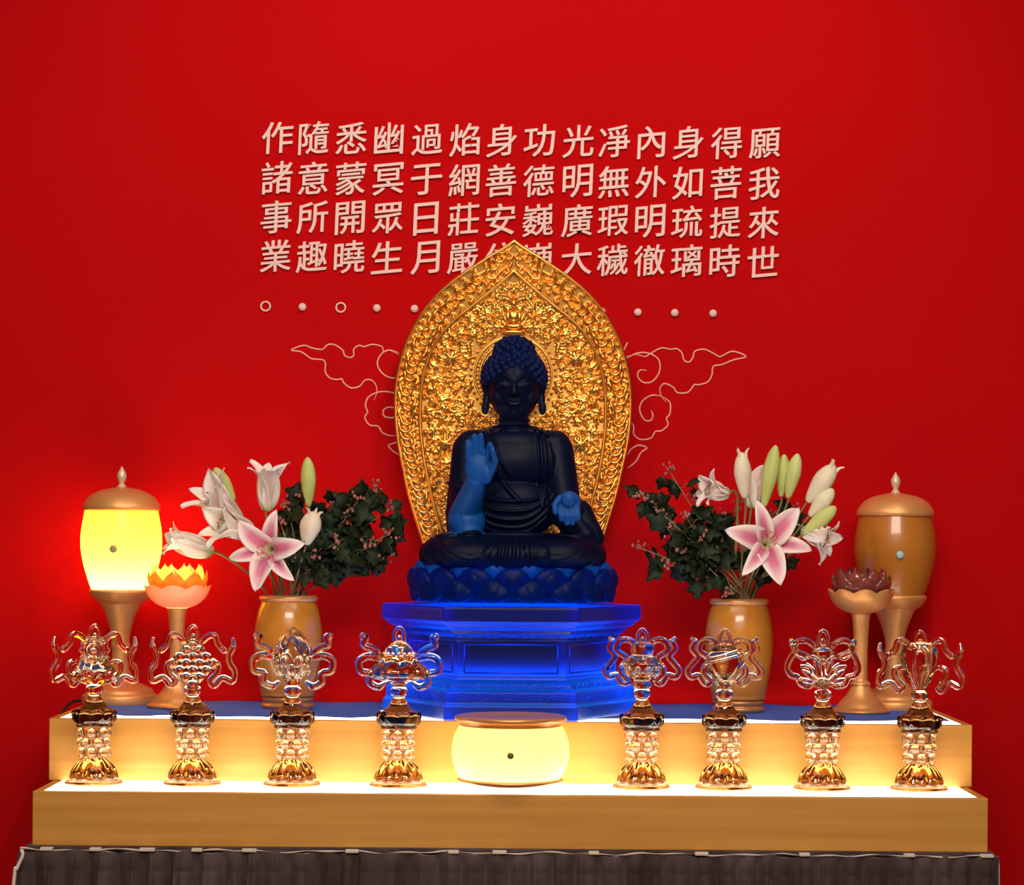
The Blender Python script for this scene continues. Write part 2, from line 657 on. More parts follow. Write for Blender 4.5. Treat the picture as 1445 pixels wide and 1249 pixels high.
def lightbox(name, label, x0, x1, y0, y1, z0, z1, wall=.018):
    """open-topped wooden tray with an opal light panel set flush in its top"""
    cx, cy = (x0 + x1) / 2, (y0 + y1) / 2
    t = thing(name, label, 'light box', (cx, cy, z0))
    hx, hy, h = (x1 - x0) / 2, (y1 - y0) / 2, z1 - z0
    b = MB(); b.box((-hx, -hy, 0), (hx, -hy + wall, h)); b.build('front_board', M['wood'], t, smooth=False, bevel=.0015)
    b = MB(); b.box((-hx, hy - wall, 0), (hx, hy, h)); b.build('back_board', M['wood'], t, smooth=False, bevel=.0015)
    for s in (-1, 1):
        b = MB()
        b.box((s * hx, -hy + wall, 0), (s * (hx - wall), hy - wall, h))
        b.build('side_board', M['wood'], t, smooth=False, bevel=.0015)
    b = MB(); b.box((-hx + wall, -hy + wall, h - .012), (hx - wall, hy - wall, h - .0012))
    b.build('light_panel', M['panel'], t, smooth=False)
    return t


lightbox('light_box', 'long honey oak light box on the skirted table, under the row of crystal ornaments', XL + .010, XR - .010, 0.0, Y_UP1, Z_TABLE, Z_LOW)
lightbox('light_box', 'honey oak light box forming the raised rear step, under the statue pedestal and vases', -0.955, 0.9555, Y_UP0, Y_UP1, Z_LOW + .0005, Z_UP)


def hexhalf(y):
    """half width of the pedestal foot at depth y"""
    return .282 - abs(y - .4825) / math.sqrt(3)


def cloth(label, side, seed):
    nx, ny = 90, 30
    rng = random.Random(seed)
    ph = [rng.uniform(0, 6) for _ in range(6)]
    V = []
    for j in range(ny):
        for i in range(nx):
            u, v = i / (nx - 1), j / (ny - 1)
            yf = .285 + .010 * math.sin(9 * u + ph[0]) + .006 * math.sin(23 * u + ph[1])
            y = yf + (Y_UP1 - .022 - yf) * v
            x0 = max(hexhalf(y), .15) + .006
            x = side * (x0 + (.925 - x0) * u)
            z = .002 + .0012 * (1 + math.sin(31 * u + 3 * v + ph[2]) * math.sin(7 * v + ph[3]))
            V.append((x, y - .5, z))
    F = [(j * nx + i, j * nx + i + 1, (j + 1) * nx + i + 1, (j + 1) * nx + i) for j in range(ny - 1) for i in range(nx - 1)]
    b = MB()
    b.add(V, F)
    o = b.build('blue_cloth', M['blue_cloth'], None, loc=(0, .5, Z_UP - .0012))
    s = o.modifiers.new('thick', 'SOLIDIFY')
    s.thickness = .0008
    s.offset = 1
    tag(o, label, 'cloth', 'blue cloths on the rear step')


cloth('blue cloth laid on the rear step left of the blue pedestal', -1, 1)
cloth('blue cloth laid on the rear step right of the blue pedestal', 1, 2)

# ---- cables
b = MB()
pts = [at(120, 988, .74), at(103, 990, .72), at(92, 1000, .66), at(82, 1014, .55), at(76, 1030, .45), at(73, 1060, .40), at(71, 1090, .37), at(70, 1105, .36)]
for p in pts[2:]:
    p.x = min(p.x, -.9625)
pts[-1].z = Z_LOW + .004
b.tube(cr(pts, 8), .0034, 8)
tag(b.build('black_cable', M['cable_black']), 'black lamp cable hanging down the left side of the rear step', 'cable')
b = MB()
pts = [at(43, 1196, -.02), at(34, 1206, -.03), at(26, 1225, -.03), at(21, 1250, -.03)]
pts = [Vector((XL - .003, -.044, Z_TABLE - .003))] + [Vector((p.x, -.046, p.z)) for p in pts[1:]]
pts.append(Vector((pts[-1].x - .03, -.046, .3)))
pts.append(Vector((pts[-1].x - .005, -.046, .006)))
b.tube(cr(pts, 8), .0036, 8)
tag(b.build('white_cable', M['cable_white']), 'white cable curving down past the left corner of the table skirt', 'cable')

# ---- inscription
ROWS = ['作隨悉幽過焰身功光凈內身得願', '諸意蒙冥于網善德明無外如菩我', '事所開眾日莊安巍廣瑕明琉提來', '業趣曉生月嚴住巍大穢徹璃時世']
CX = [392, 443, 496, 549, 603, 656, 708, 761, 816, 867, 919, 971, 1025, 1079]
RY = [194.5, 251, 306.5, 361.5]
t = thing('wall_inscription', 'four rows of raised cream Chinese characters on the red wall, over a row of dots', 'inscription',
          (0.02, Y_WALL, 2.1))
glyph = {}
dg = None
SH = .10
for r, row in enumerate(ROWS):
    for c, ch in enumerate(row):
        if ch not in glyph:
            cu = bpy.data.curves.new('glyph', 'FONT')
            cu.body = ch
            cu.size = 1.0
            cu.offset = .003
            cu.extrude = .03
            cu.resolution_u = 4
            tmp = bpy.data.objects.new('glyph', cu)
            COL.objects.link(tmp)
            dg = bpy.context.evaluated_depsgraph_get()
            me = bpy.data.meshes.new_from_object(tmp.evaluated_get(dg))
            bpy.data.objects.remove(tmp)
            me.name = 'character'
            co = np.array([v.co[:] for v in me.vertices])
            mid = (co.min(0) + co.max(0)) / 2
            co -= mid
            # the brush weight: level strokes stay thin, upright ones are fuller
            acc = {}
            for p in me.polygons:
                if abs(p.normal.z) < .3:
                    for vi in p.vertices:
                        kk = (round(co[vi][0], 4), round(co[vi][1], 4))
                        a0 = acc.setdefault(kk, [0.0, 0.0])
                        a0[0] += p.normal.x
                        a0[1] += p.normal.y
            for vi in range(len(co)):
                a0 = acc.get((round(co[vi][0], 4), round(co[vi][1], 4)))
                if a0:
                    ln = max(math.hypot(*a0), 1e-6)
                    co[vi][0] += .009 * a0[0] / ln
                    co[vi][1] += .003 * a0[1] / ln
            size = max(co[:, 0].max() - co[:, 0].min(), co[:, 1].max() - co[:, 1].min())
            S = 45.5 / 612.3 / max(size, .8)
            x, y, d = co[:, 0], co[:, 1], co[:, 2]
            # brush lettering: level strokes climb to the right, feet lean a touch
            yy = y + SH * x - .02 * (x * x)
            xx = x * .96 + .03 * y
            th = d / .03 * .0035
            me.vertices.foreach_set('co', np.stack([xx * S, th, yy * S], 1).ravel())
            me.materials.clear()
            me.materials.append(M['letter'])
            me.update()
            bmm = bmesh.new(); bmm.from_mesh(me)
            bmesh.ops.recalc_face_normals(bmm, faces=bmm.faces)
            bmm.to_mesh(me); bmm.free()
            glyph[ch] = me
        px = CX[c] - (r * .9)
        py = RY[r] + (px - 392) * .0118
        p = at(px, py, Y_WALL)
        o = bpy.data.objects.new('character', glyph[ch])
        link(o, t)
        o.location = (p.x - .02, -.0036, p.z - 2.1)
        o.rotation_euler = (0, .006, 0)
for i, px in enumerate([375, 427, 481, 532, 585, 849, 900, 952, 1006]):
    py = 432.5 + (px - 375) * .0158
    p = at(px, py, Y_WALL)
    b = MB()
    if i in (0, 2):
        b.tube([(.0105 * math.cos(a), 0, .0105 * math.sin(a)) for a in np.linspace(0, 2 * PI, 33)[:-1]], .0022, 8, closed=True)
        o = b.build('ring_mark', M['letter'], t)
    else:
        b.lathe([(0, -.0035), (.0075, -.0035), (.0085, -.002), (.0085, .0035), (0, .0035)], 24)
        b.xf(Matrix.Rotation(PI / 2, 4, 'X'))
        o = b.build('dot_mark', M['letter'], t)
    o.location = (p.x - .02, -.0035, p.z - 2.1)

# ---- cloud line ornaments on the wall
K = 670 / 1445.0


def cl(pts):
    return [at(400 + x * K, 470 + y * K, Y_WALL) for x, y in pts]


LEFT = [[(352, 60), (325, 52), (305, 58), (300, 42), (270, 35), (245, 42), (230, 38), (214, 50), (214, 68), (203, 75), (186, 68), (180, 52), (155, 36), (135, 36), (118, 50),
         (88, 46), (62, 38), (24, 52), (55, 58), (85, 78), (120, 82), (128, 96), (127, 118), (140, 136), (162, 142), (177, 140), (184, 152), (205, 167), (232, 162),
         (248, 144), (268, 144), (282, 160), (284, 182), (275, 205)],
        [(352, 66), (320, 52), (295, 68), (286, 95), (300, 122), (325, 136), (352, 138)],
        [(350, 190), (325, 180), (290, 180), (258, 196), (250, 222), (256, 240), (248, 258), (262, 280), (288, 284), (300, 302), (322, 312), (350, 312)],
        [(350, 232), (322, 226), (304, 236), (308, 254), (332, 258), (350, 250)],
        [(352, 330), (335, 336), (320, 342), (330, 356), (352, 372)]]
RIGHT = [[(1040, 72), (1075, 66), (1100, 72), (1118, 62), (1150, 46), (1180, 50), (1196, 48), (1212, 60), (1220, 84), (1236, 88), (1247, 72), (1252, 56), (1280, 50), (1308, 62),
          (1330, 72), (1366, 56), (1408, 72), (1370, 82), (1335, 96), (1308, 102), (1304, 128), (1290, 150), (1262, 158), (1250, 158), (1232, 180), (1200, 182), (1185, 165),
          (1160, 154), (1146, 168), (1150, 192), (1165, 210)],
         [(1040, 80), (1075, 62), (1112, 62), (1142, 82), (1144, 118), (1122, 148), (1094, 150), (1078, 132), (1084, 114), (1106, 114)],
         [(1034, 54), (1040, 44), (1048, 28)],
         [(1150, 192), (1120, 190), (1092, 208), (1084, 236), (1098, 264), (1118, 266), (1124, 250), (1118, 236)],
         [(1150, 192), (1176, 212), (1176, 246), (1166, 260), (1170, 280), (1150, 298), (1132, 300), (1118, 320), (1086, 324), (1066, 308), (1066, 284), (1056, 270)],
         [(1046, 372), (1060, 352), (1082, 342), (1106, 350), (1088, 364), (1072, 392), (1046, 412)]]
for lab, paths, cx in (('pale outline of curling clouds on the red wall, left of the gold mandorla', LEFT, -.25),
                       ('pale outline of curling clouds on the red wall, right of the gold mandorla', RIGHT, .25)):
    b = MB()
    for q in paths:
        pp = cr([(p.x - cx, p.y - Y_WALL, p.z - 1.7) for p in cl(q)], 6)
        b.tube(pp, lambda s: .0019 * min(1, .35 + 6 * s, .35 + 6 * (1 - s)), 6, flat=1.0)
    o = b.build('cloud_outline', M['cloudline'], None, loc=(cx, Y_WALL - .001, 1.7))
    tag(o, lab, 'wall ornament', 'cloud outlines on the wall')

# ------------------------------------------------------------ glass pedestal
Y_ST = 0.4825
Z_ST = 1.228
SP = 1 / 648.6


def hexa(R, z, mb_prev=None):
    return (R, z)


t = thing('glass_pedestal', 'six-sided stepped pedestal of glowing blue glass under the seated statue', 'pedestal', (0.0, Y_ST, Z_UP - .0010))
H = Z_ST - Z_UP


def ped(v):
    """height above the step for a pixel row of the photograph on the front face"""
    return (1013 - v) / 665.0


prof = [(0, 0), (.275, 0), (.279, .003), (.279, .030), (.274, .034), (.272, .038), (.272, .058), (.266, .063), (.258, .066), (.252, .074), (.240, .080),
        (.234, .084), (.234, .088), (.229, .090), (.229, .164), (.232, .166), (.234, .172), (.246, .180), (.252, .188), (.258, .190), (.266, .194), (.272, .200), (.281, .206), (.282, .209),
        (.282, .234), (.279, .238), (0, H)]
b = MB()
b.lathe(prof, 6)
b.build('pedestal_body', M['blueglass_ped'], t, smooth=False, bevel=.0015)


def on_face(k, u, z, R):
    """a point on hexagon face k (0 = front), u along the face, R = corner radius there"""
    a = -PI / 2 + k * PI / 3
    ap = R * math.cos(PI / 6)
    return Vector((math.cos(a) * ap - math.sin(a) * u, math.sin(a) * ap + math.cos(a) * u, z))


for k in (-1, 0, 1):
    b = MB()
    # sunk panel frame on the waist
    w = .098
    for (z0, R) in ((.098, .2295), (.157, .2295)):
        b.tube([on_face(k, -w, z0, R), on_face(k, w, z0, R)], .0018, 6)
    for u in (-w, w):
        b.tube([on_face(k, u, .098, .2295), on_face(k, u, .157, .2295)], .0018, 6)
    b.build('panel_frame', M['blueglass_ped'], t)
    b = MB()
    # scroll bands: upper cornice, lower moulding, foot
    def scrolls(z, R, n, s, half):
        for i in range(n):
            u0 = -half + 2 * half * (i + .5) / n
            sg = 1 if i % 2 == 0 else -1
            pts = []
            for q in range(22):
                th = q / 21 * 2.6 * PI
                r = s * (1 - .75 * q / 21)
                pts.append(on_face(k, u0 + sg * r * math.cos(th), z + r * math.sin(th) * .8, R))
            b.tube(pts, .0011, 5)
    scrolls(.176, .243, 12, .0085, .115)
    b.build('scroll_band', M['blueglass_ped'], t)
    b = MB()
    scrolls(.070, .259, 12, .0080, .118)
    b.build('scroll_band', M['blueglass_ped'], t)
    b = MB()
    for i in range(5):
        u0 = -.1 + .05 * i
        for h in (.018, .012, .006):
            pts = [on_face(k, u0 + h * 1.3 * math.cos(a), .040 + h * math.sin(a), .2725) for a in np.linspace(0, PI, 12)]
            b.tube(pts, .0009, 5)
    b.build('wave_relief', M['blueglass_ped'], t)

# ------------------------------------------------------------ statue (local unit: one pixel of the photograph)
t = thing('buddha_statue', 'dark blue glass seated figure with one palm raised, on the blue pedestal', 'statue', (0.002, Y_ST, Z_ST + .0005))
st_root = t


class Ell:
    def __init__(s, c, r):
        s.c, s.r = c, r


TORSO = [Ell((0, -2, 135), (64, 47, 48)), Ell((0, 2, 196), (72, 44, 50)), Ell((0, 0, 222), (52, 34, 26))]
LAP = [Ell((0, -25, 70), (112, 68, 29)), Ell((-80, -30, 70), (47, 50, 30)), Ell((80, -30, 70), (47, 50, 30)), Ell((0, -66, 66), (60, 30, 26))]
HEAD = [Ell((0, -6, 303), (37, 42, 47)), Ell((0, -12, 283), (31, 33, 27))]


def front(u, v, S):
    """frontmost surface of a set of ellipsoids at (u, v)"""
    best = None
    for e in S:
        d = 1 - ((u - e.c[0]) / e.r[0]) ** 2 - ((v - e.c[2]) / e.r[2]) ** 2
        if d > 0:
            y = e.c[1] - e.r[1] * math.sqrt(d)
            if best is None or y < best:
                best = y
    return -20 if best is None else best


def ridge(mb, pts, S, r, lift=0.0, n=7):
    q = cr(pts, n)
    mb.tube([(u, front(u, v, S) - lift, v) for u, v in q], r, 8)


b = MB()
for e in TORSO + LAP + HEAD:
    b.ell(e.c, e.r, 72, 44)
b.cap((-58, 4, 220), (58, 4, 220), 24, 24, 48)                  # shoulders
b.cap((-26, 2, 238), (26, 2, 238), 12, 12)
b.cap((0, -2, 232), (0, -5, 268), 22, 21)                   # neck
for z in (250, 257):
    b.tube([(22 * math.cos(a), -4 + 22 * math.sin(a), z) for a in np.linspace(0, 2 * PI, 25)[:-1]], 1.6, 6, closed=True)
# face
b.cap((0, -47, 308), (0, -52, 293), 3.0, 5.2)               # nose
b.ell((-4.5, -48, 291.5), (3.2, 4, 3))
b.ell((4.5, -48, 291.5), (3.2, 4, 3))
for s in (-1, 1):
    ridge(b, [(s * 4, 311), (s * 13, 317.5), (s * 24, 315), (s * 31, 308)], HEAD, 2.2)
    b.ell((s * 15, front(s * 15, 304, HEAD) + 2.0, 304.5), (9, 5, 4.6))
    ridge(b, [(s * 6.5, 302.5), (s * 15, 300.8), (s * 24, 303)], HEAD, 1.3, .8)
    b.ell((s * 19, front(s * 19, 287, HEAD) + 6.6, 287), (13, 7, 12))
    # long-lobed ears
    b.cap((s * 37.5, 0, 308), (s * 39.5, -4, 274), 5.5, 5.0)
    b.ell((s * 40, -3, 306), (6, 9, 12))
    b.ell((s * 40.5, -5, 273), (5.5, 6, 9))
ridge(b, [(-10, 281.5), (-5, 283), (0, 282), (5, 283), (10, 281.5)], HEAD, 2.4, .6)
ridge(b, [(-8, 278.5), (0, 276.5), (8, 278.5)], HEAD, 2.7, .6)
b.ell((0, front(0, 266, HEAD) + 5, 266), (9, 8, 7))
b.ell((0, front(0, 318, HEAD) + .8, 318), (1.8, 1.8, 1.8))
# chest and robe
ridge(b, [(-40, 240), (-34, 222), (-28, 195), (-12, 165), (10, 140)], TORSO, 3.4, 1)
ridge(b, [(-31, 243), (-26, 222), (-18, 200), (-2, 176)], TORSO, 2.2, 1)
ridge(b, [(38, 243), (43, 220), (45, 190), (44, 160), (40, 132)], TORSO, 3.6, 1)
ridge(b, [(46, 240), (51, 216), (54, 186), (54, 158), (52, 135)], TORSO, 2.4, 1)
ridge(b, [(30, 244), (34, 218), (36, 190), (34, 165)], TORSO, 1.8, 1)
ridge(b, [(-44, 147), (-20, 143), (10, 142), (36, 146)], TORSO, 2.4, .6)
for i, (v, d) in enumerate(((136, 8), (127, 11), (118, 13), (110, 13))):
    ridge(b, [(-50, v + 4), (-28, v - d * .7), (0, v - d), (24, v - d * .6), (44, v + 8), (50, v + 18)], TORSO, 2.5, .8)
# legs: crossed shins and feet under the robe
b.cap((-100, -45, 68), (40, -88, 66), 25, 17)
b.cap((100, -45, 68), (-40, -84, 62), 25, 17)
b.cap((-108, -18, 66), (-70, 30, 70), 24, 26)
b.cap((108, -18, 66), (70, 30, 70), 24, 26)
LAPF = LAP + [Ell((0, -85, 65), (60, 18, 19)), Ell((-62, -60, 68), (52, 40, 25)), Ell((62, -60, 68), (52, 40, 25))]
for e in LAPF[4:]:
    b.ell(e.c, e.r, 64, 36)
for s in (-1, 1):
    for (r0, dv) in ((2.4, 0), (2.0, -8), (1.8, -15)):
        ridge(b, [(s * 98, 84 + dv), (s * 84, 70 + dv * .8), (s * 60, 62 + dv * .6), (s * 40, 68 + dv * .5), (s * 28, 82 + dv * .3)], LAPF, r0, .5)
ridge(b, [(-105, 92), (-60, 95), (0, 95), (60, 95), (105, 92)], LAPF, 3.2, .2)
for u0, u1 in ((-14, -22), (-6, -12), (2, 0), (10, 12), (17, 22)):
    ridge(b, [(u0, 92), ((u0 + u1) / 2 + 1, 76), (u1, 50)], LAPF, 2.4, .8)
ridge(b, [(24, 92), (16, 70), (6, 52)], LAPF, 2.2, .8)
# raised arm (left of the photo)
b.cap((-62, 4, 214), (-70, -18, 122), 25, 25, 48)
b.cap((-70, -32, 114), (-52, -78, 166), 24, 14.5, 40)
b.cap((-68, -22, 150), (-64, -42, 112), 22, 26)
b.cap((-70, -30, 108), (-62, -50, 98), 24, 20)
ridge_pts = cr([(-92, -22, 168), (-80, -40, 160), (-66, -50, 162)], 6)
b.tube(ridge_pts, 2.6, 8)
b.ell((-48, -86, 186), (19, 9.5, 23))
b.ell((-37, -89, 178), (9, 8, 14))
for (u0, u1, v1, y1, r) in ((-61.5, -63, 227, -90, 4.6), (-53.5, -54, 235, -92, 4.9), (-44.8, -45, 236, -93, 4.9)):
    b.cap((u0, -87, 200), ((u0 + u1) / 2, -90, (200 + v1) / 2 + 3), r + .5, r)
    b.cap(((u0 + u1) / 2, -90, (200 + v1) / 2 + 3), (u1, y1, v1 - r), r, r - 1)
b.cap((-36, -88, 201), (-32.5, -95, 218), 5.0, 4.5)
b.cap((-32.5, -95, 218), (-29, -104, 212), 4.4, 3.6)
b.cap((-31, -90, 182), (-25, -98, 196), 6.0, 4.8)
b.cap((-25, -98, 196), (-28.5, -105, 209), 4.8, 3.8)
# lowered arm (right of the photo), hand turned out
b.cap((60, 4, 214), (74, -10, 126), 25, 23, 48)
b.cap((80, -14, 124), (78, -66, 142), 22, 13)
b.cap((92, -16, 126), (112, -30, 92), 20, 16)
b.cap((84, -20, 112), (100, -36, 92), 22, 18)
b.ell((77, -82, 141), (16, 10, 15))
for (u, v, r) in ((66, 112, 4.3), (73.5, 107, 4.6), (81.5, 107, 4.6), (89, 113, 4.2)):
    b.cap((77 + (u - 77) * .9, -87, 133), (u, -92, 121), r + .5, r)
    b.cap((u, -92, 121), (u, -90, v + r), r, r - .8)
b.cap((64, -84, 146), (57, -90, 136), 5, 4.4)
b.cap((57, -90, 136), (58, -94, 126), 4.4, 3.6)
b.ell((76, -94, 145), (11, 8, 11))                          # medicine bowl in the palm
b.scale(SP)
fig = merge_remesh(b, 'figure', M['blueglass'], t, .00165, 5, .5)
# brighter blue on hands and forearm paints in light glowing through thin glass
fig.data.materials.append(M['bluehand_glow'])
n = len(fig.data.polygons)
cen = np.empty(n * 3)
fig.data.polygons.foreach_get('center', cen)
cen = cen.reshape(-1, 3) / SP
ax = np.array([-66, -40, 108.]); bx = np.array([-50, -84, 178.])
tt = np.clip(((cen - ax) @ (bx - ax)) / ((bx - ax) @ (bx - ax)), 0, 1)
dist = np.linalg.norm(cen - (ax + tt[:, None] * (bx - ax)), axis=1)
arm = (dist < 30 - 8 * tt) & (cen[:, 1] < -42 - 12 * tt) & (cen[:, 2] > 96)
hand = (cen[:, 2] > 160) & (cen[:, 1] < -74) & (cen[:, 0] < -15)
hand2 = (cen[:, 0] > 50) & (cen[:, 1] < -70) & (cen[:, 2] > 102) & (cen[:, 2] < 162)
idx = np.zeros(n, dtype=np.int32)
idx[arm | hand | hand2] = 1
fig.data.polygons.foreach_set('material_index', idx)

# hair: cap of snail curls and crown swelling
CAP = [Ell((0, 3, 316), (43.5, 44, 40)), Ell((0, 3, 352), (27, 27, 21))]
b = MB()
rng = random.Random(5)
curls = []
for e, n in ((CAP[0], 230), (CAP[1], 70)):
    for i in range(n):
        z = 1 - 2 * (i + .5) / n
        r = math.sqrt(1 - z * z)
        a = i * 2.399963
        p = Vector((e.c[0] + e.r[0] * r * math.cos(a), e.c[1] + e.r[1] * r * math.sin(a), e.c[2] + e.r[2] * z))
        if any(f is not e and sum(((p[k] - f.c[k]) / f.r[k]) ** 2 for k in range(3)) < .85 for f in CAP):
            continue
        hl = 326 - 26 * min(1, abs(p.x) / 40) ** 2.2 if p.y < 0 else 290
        if p.y > 0:
            hl = 285 + 12 * (1 - min(1, p.y / 30))
        if p.z < hl:
            continue
        b.ell(p, (5.4, 5.4, 5.4), 10, 6)
for e in CAP:
    m = MB()
    m.ell(e.c, e.r, 36, 24)
    keep = []
    vs = []
    for p in m.v:
        hl = 324 - 26 * min(1, abs(p[0]) / 40) ** 2.2 if p[1] < 0 else 288
        vs.append((p[0], p[1], max(p[2], hl)))
    b.add(vs, m.f)
b.scale(SP)
merge_remesh(b, 'hair', M['bluehair'], t, .0012, 2, .4)

# lotus seat
b = MB()
b.lathe(prof_smooth([(0, .5), (120, .5), (136, 3), (140, 12), (132, 28), (124, 40), (118, 48), (0, 49)], 3), 64, sy=.68)


def lotus_row(mb, n, R, v, tilt, w, h, d, off=0.0, sy=.68):
    for i in range(n):
        a = 2 * PI * (i + off) / n
        Mx = Matrix.Rotation(a, 3, 'Z') @ Matrix.Rotation(tilt, 3, 'Y')
        c = (R * math.cos(a), R * math.sin(a) * sy, v)
        mb.ell(c, (d, w, h), 14, 10, Mx)
        q = Mx @ Vector((d * .75, 0, h * .0))
        # mid rib of the petal
        mb.ell((c[0] + q.x, c[1] + q.y, c[2] + q.z), (d * .45, w * .42, h * .62), 10, 8, Mx)


lotus_row(b, 16, 133, 18, -.45, 27, 19, 12, .5)
lotus_row(b, 16, 136, 30, .30, 26, 20, 11, 0)
b.scale(SP)
merge_remesh(b, 'lotus_seat', M['bluelotus'], t, .0018, 3, .5)
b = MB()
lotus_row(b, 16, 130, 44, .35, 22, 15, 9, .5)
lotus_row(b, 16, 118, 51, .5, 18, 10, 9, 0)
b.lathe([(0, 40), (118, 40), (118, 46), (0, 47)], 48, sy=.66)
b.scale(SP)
merge_remesh(b, 'upper_petals', M['bluetip_lit'], t, .0016, 3, .5)

# ------------------------------------------------------------ gold mandorla
Y_MA = 0.695
KM = (Y_MA - CAM_Y) / FPX
XM = (722.5 - PX0) * KM


def mz(py):
    return CAM_Z - (py - PY0) * KM


t = thing('gold_mandorla', 'gold pointed mandorla carved with scrolling foliage, standing behind the blue statue', 'mandorla', (0, Y_MA, Z_ST + .0005))
ZB, ZT = mz(848), mz(344)
# half widths (px) of the outer edge and of the inner border at rows of the photograph
OUT = [(848, 92), (815, 107), (780, 121), (740, 134), (700, 146), (660, 155), (620, 163), (580, 166.5), (540, 165), (500, 156), (470, 144), (440, 126),
       (415, 104), (395, 80), (378, 55), (364, 33), (353, 14), (344, 1.2)]
INN = [(848, 70), (780, 90), (740, 103), (700, 114), (660, 123), (620, 129), (580, 131), (540, 128), (500, 117), (470, 99), (450, 79), (432, 56), (415, 35), (400, 17), (385, 0)]


def interp(tab):
    z = np.array([mz(p) for p, w in tab])
    w = np.array([w * KM for p, w in tab])
    q = cr(list(zip(z, w)), 8)
    zz = np.array([a for a, _ in q]); ww = np.array([max(c, 0) for _, c in q])
    return lambda x: np.interp(x, zz, ww)


fo, fi = interp(OUT), interp(INN)
NS, NT = 330, 470
tz = np.linspace(ZB, ZT - .0006, NT)
ss = np.linspace(-1, 1, NS)
Xg = ss[None, :] * fo(tz)[:, None]
Zg = np.repeat(tz[:, None], NS, 1)
Hm = np.zeros_like(Xg)
HZ = mz(530)                                                # centre of the halo ring


def stamp(poly, w0, w1, h0, h1, mirror=True):
    """raise a rounded, tapering ridge along a polyline (both halves of the panel)"""
    poly = np.array(poly, float)
    for sg in ((1, -1) if mirror else (1,)):
        q = poly * np.array([sg, 1])
        pad = max(w0, w1) * 1.5
        msk = (Xg > q[:, 0].min() - pad) & (Xg < q[:, 0].max() + pad) & (Zg > q[:, 1].min() - pad) & (Zg < q[:, 1].max() + pad)
        if not msk.any():
            continue
        x, z = Xg[msk], Zg[msk]
        best = np.zeros_like(x)
        n = len(q) - 1
        for i in range(n):
            a, c = q[i], q[i + 1]
            d = c - a
            L = max(d @ d, 1e-12)
            u = np.clip(((x - a[0]) * d[0] + (z - a[1]) * d[1]) / L, 0, 1)
            f = (i + u) / n
            dist = np.hypot(x - a[0] - u * d[0], z - a[1] - u * d[1])
            w = w0 + (w1 - w0) * f
            h = h0 + (h1 - h0) * f
            k = np.clip(1 - (dist / w) ** 2, 0, 1)
            best = np.maximum(best, h * np.sqrt(k))
        Hm[msk] = np.maximum(Hm[msk], best)


def spiral(cx, cz, r, a0, turns, sg=1, n=18, inner=.18):
    return [(cx + r * (1 - (1 - inner) * i / n) * math.cos(a0 + sg * turns * 2 * PI * i / n),
             cz + r * (1 - (1 - inner) * i / n) * math.sin(a0 + sg * turns * 2 * PI * i / n)) for i in range(n + 1)]


def leafy(cx, cz, ang, L, n=3):
    """a lobed acanthus leaf"""
    dx, dz = math.cos(ang), math.sin(ang)
    nx, nz = -dz, dx
    stamp(cr([(cx, cz), (cx + dx * L * .5 + nx * L * .08, cz + dz * L * .5 + nz * L * .08), (cx + dx * L, cz + dz * L)], 4), L * .16, L * .04, .0075, .004)
    for i in range(n):
        f = .15 + .6 * i / n
        for s in (-1, 1):
            l = L * (.45 - .3 * f)
            bx, bz = cx + dx * L * f, cz + dz * L * f
            ex, ez = bx + (dx * .55 + s * nx * .85) * l, bz + (dz * .55 + s * nz * .85) * l
            hx, hz = ex + (dx * .5 - s * nx * .25) * l * .5, ez + (dz * .5 - s * nz * .25) * l * .5
            stamp(cr([(bx, bz), (ex, ez), (hx, hz)], 4), L * .11, L * .05, .0070, .0050)


rng = random.Random(11)
# --- border band: curling flames
zc = ZB + .012
while zc < ZT - .03:
    wo, wi = float(fo(zc)), float(fi(zc))
    mid, half = (wo + wi) / 2, (wo - wi) / 2
    if half > .004:
        r = min(half * .72, .0145)
        k = rng.choice([-1, 1])
        # direction along the border
        dz = .01
        tx = (float(fo(zc + dz)) - wo)
        ang = math.atan2(dz, tx)
        cx = mid + rng.uniform(-.15, .15) * half
        stamp(spiral(cx, zc, r, ang + (PI / 2) * k, .95, k, 14), r * .34, r * .22, .0085, .006)
        ex, ez = cx + math.cos(ang) * r * 2.3 - k * math.sin(ang) * r * .5, zc + math.sin(ang) * r * 2.3 + k * math.cos(ang) * r * .5
        stamp(cr([(cx - k * math.sin(ang) * r, zc + k * math.cos(ang) * r), ((cx + ex) / 2 - k * math.sin(ang) * r, (zc + ez) / 2), (ex, ez)], 5), r * .32, r * .08, .008, .004)
        for s in (-1, 1):
            px_, pz_ = mid + s * half * .72, zc + rng.uniform(-.004, .006)
            a2 = ang + s * .5 + rng.uniform(-.3, .3)
            l = r * rng.uniform(.8, 1.2)
            stamp(cr([(px_, pz_), (px_ + math.cos(a2) * l * .6 + .002 * s, pz_ + math.sin(a2) * l * .6), (px_ + math.cos(a2 + .8 * s) * l * 1.2, pz_ + math.sin(a2 + .8 * s) * l * 1.2)], 4),
                  r * .26, r * .1, .007, .004)
    zc += .0165
for zc in np.linspace(mz(405), mz(362), 6):                 # the tip
    wo, wi = float(fo(zc)), float(fi(zc))
    leafy(wo * .35 + wi * .3, zc, 1.9, .018, 2)
# --- field: a wandering stem each side, with scrolls, leaves and blossoms
def U(px, py):
    return (px * KM, mz(py))


